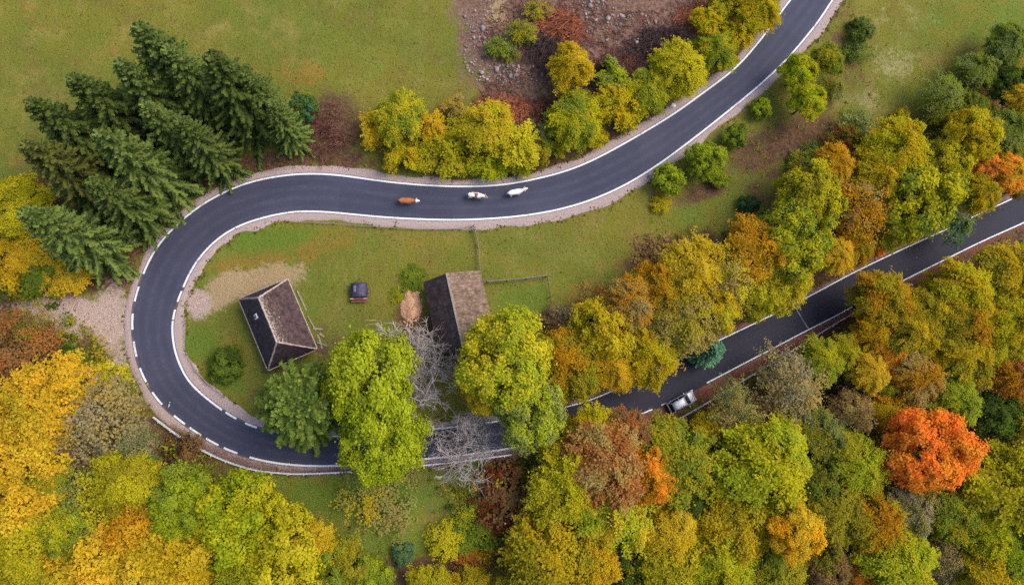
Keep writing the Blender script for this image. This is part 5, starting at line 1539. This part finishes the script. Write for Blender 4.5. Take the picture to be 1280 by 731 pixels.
def banded_pole():
    a, b = G(213.5, 566, 0.25), G(222, 550.5, 0.5)
    a.z += 0.2; b.z += 0.5
    t = empty('banded_pole', a, 0, 'short white banded pole lying in the dark brush below the guardrail', 'pole')
    dv = b-a
    MB().tube([(0, 0, 0), dv], 0.07, 8).build('shaft', M['black'], t)
    for k in range(4):
        MB().tube([dv*(0.03+0.25*k), dv*(0.20+0.25*k)], 0.13, 8).build('band', M['white'], t)
banded_pole()

def rock(px, py, r, label):
    rng = np.random.default_rng(int(px))
    bm = bmesh.new(); bmesh.ops.create_icosphere(bm, subdivisions=3, radius=r)
    from mathutils import noise as mn
    for v in bm.verts:
        v.co *= 1+0.35*mn.noise(v.co*(1.6/r)+Vector((px, py, 0))); v.co.z *= 0.7; v.co.x *= 1.25
    me = bpy.data.meshes.new('boulder'); bm.to_mesh(me); bm.free()
    o = link('boulder', me, simple('white_rock', (.66, .61, .57), .9, .15, 3, bump=.4)); o.location = G(px, py, r*.4)+Vector((0, 0, r*.35))
    tag(o, label, 'rock')
rock(841, 132, 0.34, 'white rock lying on the gravel verge under the lemon-yellow tree')

def brush_heap(px, py, rx, ry, hgt, rot, n, label, mat='twig_red', seed=1, col=None):
    rng = np.random.default_rng(seed)
    g = G(px, py, hgt*.4)
    k = 9.6
    rx, ry = rx/k, ry/k
    mb = MB()
    ca, sa = math.cos(-math.radians(rot)), math.sin(-math.radians(rot))
    for _ in range(n):
        a = rng.uniform(0, 6.28); q = math.sqrt(rng.random())*1.12*(1+.22*math.sin(3*a+seed)+.16*math.sin(5*a+2*seed))
        x, y = rx*q*math.cos(a), ry*q*math.sin(a)
        top = .62*hgt*max(.05, 1-q*q)*rng.uniform(.2, 1.2)+.15*math.sin(x*2.1+seed)*math.sin(y*2.6)
        d_ = rng.normal(0, .5)+(0.0 if rng.random() < .6 else 1.4)
        ln = rng.uniform(.8, 3.2)
        dx, dy = math.cos(d_), math.sin(d_)
        P = []
        for s in (-.5, -.15, .2, .5):
            X, Y = x+dx*s*ln, y+dy*s*ln
            P.append((X*ca-Y*sa, X*sa+Y*ca, max(0.03, top+rng.normal(0, .10)-abs(s)*.25*hgt)))
        r = rng.uniform(.02, .06)
        mb.tube(P, [r, r*.9, r*.7, r*.3], 3, cap=False)
    o = mb.build('brush_heap', M[mat]); o.location = g
    tag(o, label, 'brush heap', 'heaps of cut branches in the clearing')
M['twig_rust'] = simple('twig_rust', (0.30, 0.095, 0.045), 0.95, 0.5, 1.5)
M['twig_dark'] = simple('twig_dark', (0.055, 0.032, 0.032), 0.95, 0.5, 1.5)
brush_heap(690, 58, 34, 28, 1.6, 10, 700, 'dark purple-brown heap of branches above the single yellow tree', 'twig_dark', 1)
brush_heap(706, 28, 30, 28, 1.5, 60, 600, 'rusty red heap of branches touching the dark heap at the top', 'twig_rust', 2)
brush_heap(640, 134, 40, 16, 1.3, 12, 600, 'rust-red heap of branches behind the big bright yellow tree', 'twig_rust', 3)
brush_heap(690, 132, 34, 14, 1.1, -8, 450, 'dark red heap of branches just below the single yellow tree', 'twig_red', 4)
brush_heap(770, 78, 44, 20, 1.5, -25, 700, 'long dark red heap of branches behind the pale lime bush', 'twig_red', 5)
brush_heap(822, 46, 38, 20, 1.5, -28, 650, 'dark heap of branches behind the lemon-yellow tree', 'twig_dark', 6)
brush_heap(885, 12, 34, 16, 1.4, -30, 500, 'reddest heap of branches, at the top near the road', 'twig_rust', 7)
brush_heap(412, 160, 26, 40, 0.5, 0, 260, 'thin scatter of dry red branches beside the round blue-green bush', 'twig_red', 8)

def chip_heap():
    g = G(514, 383, 0.2)
    rng = np.random.default_rng(4)
    bm = bmesh.new(); bmesh.ops.create_grid(bm, x_segments=24, y_segments=30, size=1)
    from mathutils import noise as mn
    for v in bm.verts:
        q = math.hypot(v.co.x, v.co.y)+0.35*mn.noise(Vector((v.co.x*1.7, v.co.y*1.7, 3)))
        v.co.z = 0.7*max(-.06, (1-q))**0.8 if q < 1 else -0.08
        v.co.z += 0.05*mn.noise(v.co*9)
        v.co.x *= 1.5; v.co.y *= 2.3
    me = bpy.data.meshes.new('mound'); bm.to_mesh(me); bm.free()
    t = empty('chip_heap', g, 0, 'orange heap of sawn wood chips beside the dark side of the barn', 'wood heap')
    link('mound', me, simple('fresh_chips', (0.50, 0.27, 0.15), .95, .4, 7, bump=.6), t)
    mb = MB()
    for _ in range(260):
        x, y = rng.normal(0, .6), rng.normal(0, .95)
        z = max(0, .62*(1-math.hypot(x/1.5, y/2.3)))+.05
        mb.box((x, y, z), (rng.uniform(.08, .2), rng.uniform(.2, .5), .06), Matrix.Rotation(rng.uniform(0, 3), 3, 'Z') @ Matrix.Rotation(rng.normal(0, .3), 3, 'X'))
    mb.build('chips', simple('cut_wood', (0.58, 0.34, 0.20), .9, .35, 1.5), t)
chip_heap()

def fallen_trunk():
    a, b = G(1228, 676, .3), G(1272, 700, .3)
    t = empty('fallen_trunk', a, 0, 'dark fallen trunk lying between the fresh lime and the corner green tree', 'log')
    dv = b-a
    MB().tube([(0, 0, .35), dv*.5+Vector((.1, .1, .5)), dv+Vector((0, 0, .4))], [.28, .24, .14], 9).build('log', M['wood_dark'], t, smoothf=True)
    for k in (0.35, .6, .8):
        MB().tube([dv*k+Vector((0, 0, .4)), dv*k+Vector((rnd.uniform(-.6, .6), rnd.uniform(.4, .9), 1.0))], [.08, .03], 5).build('branch_stub', M['wood_dark'], t)
fallen_trunk()

# ------------------------------------------------------------------ ground cover nobody could count
PW = []
for k, px, py, rx, ry, rot, st in PATCH:
    c = ground_pt(px, py, h0); a = math.radians(rot)
    PW.append((k, c, ground_pt(px+rx*math.cos(a), py+rx*math.sin(a), h0)-c, ground_pt(px-ry*math.sin(a), py+ry*math.cos(a), h0)-c, st))
def mask(kinds, x, y):
    m = np.zeros(len(x))
    for k, c, u, v, st in PW:
        if k in kinds:
            det = u.x*v.y-u.y*v.x
            qx, qy = x-c.x, y-c.y
            s = (qx*v.y-qy*v.x)/det; w = (u.x*qy-u.y*qx)/det
            m = np.maximum(m, np.clip((1.35-np.sqrt(s*s+w*w))*1.6, 0, 1)*st)
    return m

def scatter(rng, n, lo=(-80, -34), hi=(100, 82)):
    return rng.uniform(lo[0], hi[0], n), rng.uniform(lo[1], hi[1], n)

def in_view(x, y, m=25):
    q = np.column_stack([x, y, np.zeros(len(x))-CH]) @ np.array(RW)   # world -> camera
    px = 640-F*q[:, 0]/q[:, 2]; py = 365.5+F*q[:, 1]/q[:, 2]
    return (px > -m) & (px < 1280+m) & (py > -m) & (py < 731+m)

def grass():
    rng = np.random.default_rng(31)
    x, y = scatter(rng, 210000)
    ok = in_view(x, y)
    bare_ = np.maximum(mask(('gravel', 'sand', 'soil'), x, y)*1.0, mask(('litter',), x, y)*0.85)
    ok &= rng.random(len(x)) > bare_
    i, dd, off = road_near(x, y)
    ok &= dd > hw[i]+1.0+0.25
    patch = np.sin(x*.9+np.sin(y*.7)*2)*np.sin(y*1.1+np.sin(x*.6)*2)
    ok &= rng.random(len(x)) < 0.45+0.35*patch
    x, y = x[ok], y[ok]; z = hz(x, y)
    n = len(x)
    s = rng.uniform(.10, .26, n)*(1+.6*(rng.random(n) < .04))
    a = rng.uniform(0, 6.28, n); tl = rng.uniform(.2, 1.3, n)
    e = np.column_stack([np.cos(a), np.sin(a), np.zeros(n)]); sd = np.column_stack([-e[:, 1], e[:, 0], np.zeros(n)])
    P = np.column_stack([x, y, z])
    V = np.stack([P-sd*(s*.42)[:, None]-[0, 0, .02], P+sd*(s*.42)[:, None]-[0, 0, .02], P+e*(s*tl)[:, None]+np.array([0, 0, 1.])*(s*.42)[:, None]], 1).reshape(-1, 3)
    lv = np.clip(.45+.25*patch[ok]+rng.normal(0, .15, n), 0, 1)
    me = mesh_np('grass', V, np.arange(3*n).reshape(n, 3), {'lv': np.repeat(lv, 3)})
    o = link('grass', me, M['leaf']); o['leaf_a'] = [.17, .15, .020]; o['leaf_b'] = [.27, .235, .040]
    tag(o, 'short olive meadow grass with straw-coloured blades', 'grass', kind='stuff')
grass()

def clumps(name, seed, n, zones, ca, cb, label, cat, rmin=.4, rmax=1.1, hmax=1.6, nleaf=26, leaf=.26, thr=.5, keep=2.6):
    rng = np.random.default_rng(seed)
    x, y = scatter(rng, n*6)
    ok = in_view(x, y, 60) & (mask(zones, x, y) > thr)
    i, dd, off = road_near(x, y); ok &= dd > hw[i]+keep
    x, y = x[ok][:n], y[ok][:n]; z = hz(x, y); n = len(x)
    r = rng.uniform(rmin, rmax, n); h = rng.uniform(.2, 1, n)**1.5*hmax
    L = unit(rng.normal(0, 1, (n, nleaf, 3)))*rng.random((n, nleaf, 1))**.5
    L[..., 2] = np.abs(L[..., 2])
    P = np.column_stack([x, y, z])[:, None, :]+L*np.stack([r, r, h], 1)[:, None, :]
    P = P.reshape(-1, 3); N_ = unit(L.reshape(-1, 3)+[0, 0, .7])
    V, Fc = leaf_cloud(rng, P, N_, leaf, .45)
    lv = np.clip(np.repeat(rng.random(n), nleaf)*.6+.4*rng.random(len(P)), 0, 1)
    o = link(name, mesh_np(name, V, Fc, {'lv': np.repeat(lv, 4)}), M['leaf'])
    o['leaf_a'] = list(P_[ca]); o['leaf_b'] = list(P_[cb])
    tag(o, label, cat, kind='stuff')

WOOD = [(900, 620, 300, 130), (1120, 560, 280, 190), (1200, 400, 150, 110), (770, 620, 100, 80), (800, 430, 130, 55), (960, 340, 130, 65), (1120, 240, 130, 75), (1250, 140, 70, 80), (20, 450, 110, 80), (100, 620, 170, 120), (300, 690, 130, 50), (20, 310, 60, 60)]
for k in WOOD:
    c = ground_pt(k[0], k[1], h0); a = -.42 if 700 < k[0] < 1210 and k[1] < 450 else 0
    PW.append(('wood', c, ground_pt(k[0]+k[2]*math.cos(a), k[1]+k[2]*math.sin(a), h0)-c, ground_pt(k[0]-k[3]*math.sin(a), k[1]+k[3]*math.cos(a), h0)-c, 1))
for k in [(460, 640, 130, 50), (600, 640, 70, 60), (520, 705, 140, 20), (330, 620, 70, 20)]:
    c = ground_pt(k[0], k[1], h0); PW.append(('glade', c, ground_pt(k[0]+k[2], k[1], h0)-c, ground_pt(k[0], k[1]+k[3], h0)-c, 1))
for k in [(980, 180, 80, 40), (1060, 90, 50, 70), (870, 300, 60, 24), (560, 210, 120, 12), (420, 170, 44, 50), (800, 150, 90, 16), (720, 400, 60, 20)]:
    c = ground_pt(k[0], k[1], h0); a = -.5 if k[0] in (980, 800) else 0
    PW.append(('slope', c, ground_pt(k[0]+k[2]*math.cos(a), k[1]+k[2]*math.sin(a), h0)-c, ground_pt(k[0]-k[3]*math.sin(a), k[1]+k[3]*math.cos(a), h0)-c, 1))
clumps('undergrowth', 61, 1500, ('wood',), 'olv', 'mgr', 'olive green undergrowth on the floor of the wood', 'undergrowth', .6, 1.6, 5.0, 40, .30)
clumps('undergrowth', 62, 900, ('wood',), 'dgr', 'grn', 'dark green undergrowth in the gaps of the wood', 'undergrowth', .5, 1.3, 2.4, 34, .28)
clumps('undergrowth', 63, 700, ('wood',), 'dye', 'tan', 'golden and tan undergrowth of young trees in the wood', 'undergrowth', .5, 1.5, 5.0, 38, .28)
clumps('weeds', 64, 700, ('glade',), 'grn', 'mgr', 'green weeds and nettles on the floor of the glade', 'weeds', .25, .8, .5, 18, .20, keep=2.2)
clumps('weeds', 65, 420, ('slope',), 'sage', 'olv', 'grey-green weeds on the brown slopes', 'weeds', .2, .8, .6, 16, .18, keep=1.6)
clumps('weeds', 66, 300, ('slope', 'glade'), 'brn', 'tan', 'dry brown weeds between the green ones', 'weeds', .2, .7, .5, 16, .16, keep=1.6)

def edge_weeds():
    rng = np.random.default_rng(88)
    n = 2600
    k = rng.integers(4, N-4, n); sd = np.where(rng.random(n) < .5, 1, -1)
    wv = np.where(sd > 0, wo[k], wi[k])
    o_ = sd*(ed[k]+wv+rng.normal(.15, .28, n))
    P0 = mid[k]+nrm[k]*o_[:, None]
    ok = in_view(P0[:, 0], P0[:, 1], 20) & (np.sin(sl[k]*.35+sd)+np.sin(sl[k]*.11)+rng.normal(0, .6, n) > -.2)
    P0, k = P0[ok], k[ok]; n = len(P0); nleaf = 14
    z = np.minimum(hz(P0[:, 0], P0[:, 1]), rz[k])-.02
    r = rng.uniform(.12, .42, n); h = rng.uniform(.08, .30, n)
    L = unit(rng.normal(0, 1, (n, nleaf, 3)))*rng.random((n, nleaf, 1))**.5; L[..., 2] = np.abs(L[..., 2])
    P = (np.column_stack([P0, z])[:, None, :]+L*np.stack([r, r, h], 1)[:, None, :]).reshape(-1, 3)
    V, Fc = leaf_cloud(rng, P, unit(L.reshape(-1, 3)+[0, 0, .8]), .14, .4)
    lv = np.clip(np.repeat(rng.random(n), nleaf)*.6+.4*rng.random(len(P)), 0, 1)
    o = link('weeds', mesh_np('weeds', V, Fc, {'lv': np.repeat(lv, 4)}), M['leaf'])
    o['leaf_a'] = [.15, .10, .035]; o['leaf_b'] = [.24, .22, .04]
    tag(o, 'grass and weeds creeping over the edges of the gravel verges', 'weeds', kind='stuff')
edge_weeds()

def fallen_leaves():
    rng = np.random.default_rng(77)
    x, y = scatter(rng, 120000)
    i, dd, off = road_near(x, y)
    lowr = (sl[i] > s_low0-25)
    ok = in_view(x, y) & (((mask(('litter',), x, y) > .35) & (dd > hw[i]+.8)) | (lowr & (dd < hw[i]+3) & (rng.random(len(x)) < np.where(dd > hw[i], .8, .10)))) & (rng.random(len(x)) < .42)
    x, y, i, dd = x[ok], y[ok], i[ok], dd[ok]; z = np.where(dd < hw[i]+2.0, rz[i]+.03, hz(x, y)+.03); n = len(x)
    P = np.column_stack([x, y, z])
    V, Fc = leaf_cloud(rng, P, np.tile([[0, 0, 1.]], (n, 1)), .17, .3)
    o = link('fallen_leaves', mesh_np('fallen_leaves', V, Fc, {'lv': np.repeat(rng.random(n), 4)}), M['leaf'])
    o['leaf_a'] = [.17, .07, .035]; o['leaf_b'] = [.36, .22, .06]
    tag(o, 'brown and yellow fallen leaves under the trees and along the lower road', 'leaves', kind='stuff')
fallen_leaves()

def rubble():
    rng = np.random.default_rng(9)
    mb_v = []; mb_f = []
    bm = bmesh.new(); bmesh.ops.create_icosphere(bm, subdivisions=1, radius=1)
    bv = np.array([v.co[:] for v in bm.verts]); bf = np.array([[v.index for v in f.verts] for f in bm.faces]); bm.free()
    o = 0
    for px, py, rx, ry, n in ((597, 68, 18, 34, 90), (625, 92, 26, 16, 70), (650, 96, 28, 12, 60), (757, 24, 30, 22, 70), (738, 6, 22, 12, 50), (690, 90, 40, 14, 60), (600, 30, 24, 20, 50), (780, 45, 60, 20, 60)):
        for _ in range(n):
            a = rng.uniform(0, 6.28); q = math.sqrt(rng.random())
            p = onz(px+rx*q*math.cos(a), py+ry*q*math.sin(a), 2.0 if px > 500 else 0)
            s = rng.lognormal(-2.2, .5)*(0.5 if px < 200 else 1); s = min(s, .38)
            V = bv*(1+rng.normal(0, .2, (len(bv), 1)))*s*np.array([rng.uniform(.8, 1.4), rng.uniform(.8, 1.4), rng.uniform(.5, .9)])
            c, sn = math.cos(a*7), math.sin(a*7)
            V = np.column_stack([V[:, 0]*c-V[:, 1]*sn, V[:, 0]*sn+V[:, 1]*c, V[:, 2]])
            mb_v.append(V+[p.x, p.y, hz1(p.x, p.y)+s*.25]); mb_f.append(bf+o); o += len(bv)
    ob = link('rubble', mesh_np('rubble', np.vstack(mb_v), np.vstack(mb_f)), simple('rubble_stone', (.26, .205, .185), .9, .5, .9, bump=.4))
    tag(ob, 'pale stones and rubble strewn over the bare clearing', 'rubble', kind='stuff')
rubble()

for k in [(690, 50, 90, 70), (800, 50, 90, 40), (650, 120, 60, 30), (880, 20, 50, 30)]:
    c = ground_pt(k[0], k[1], h0); PW.append(('brushland', c, ground_pt(k[0]+k[2], k[1], h0)-c, ground_pt(k[0], k[1]+k[3], h0)-c, 1))
def dry_twigs():
    rng = np.random.default_rng(101)
    x, y = scatter(rng, 200000)
    ok = in_view(x, y) & (mask(('brushland',), x, y)*rng.random(len(x)) > .5)
    i, dd, off = road_near(x, y); ok &= dd > hw[i]+2
    x, y = x[ok][:5500], y[ok][:5500]; z = hz(x, y)
    mb = MB()
    for a, b, c in zip(x, y, z):
        t_ = rng.normal(-.4, .7); ln = rng.uniform(.4, 1.6); dx, dy = math.cos(t_)*ln/2, math.sin(t_)*ln/2
        mb.tube([(a-dx, b-dy, c+.04), (a, b, c+rng.uniform(.08, .3)), (a+dx, b+dy, c+.05)], [.04, .034, .012], 3, cap=False)
    tag(mb.build('twig_litter', simple('twig_litter', (.15, .058, .036), .95, .6, .8)), 'dry reddish twigs strewn over the clearing floor', 'twigs', kind='stuff')
dry_twigs()
clumps('weeds', 67, 260, ('brushland',), 'brn', 'tan', 'dry tan weeds among the brush of the clearing', 'weeds', .3, .9, .7, 18, .15, keep=2)
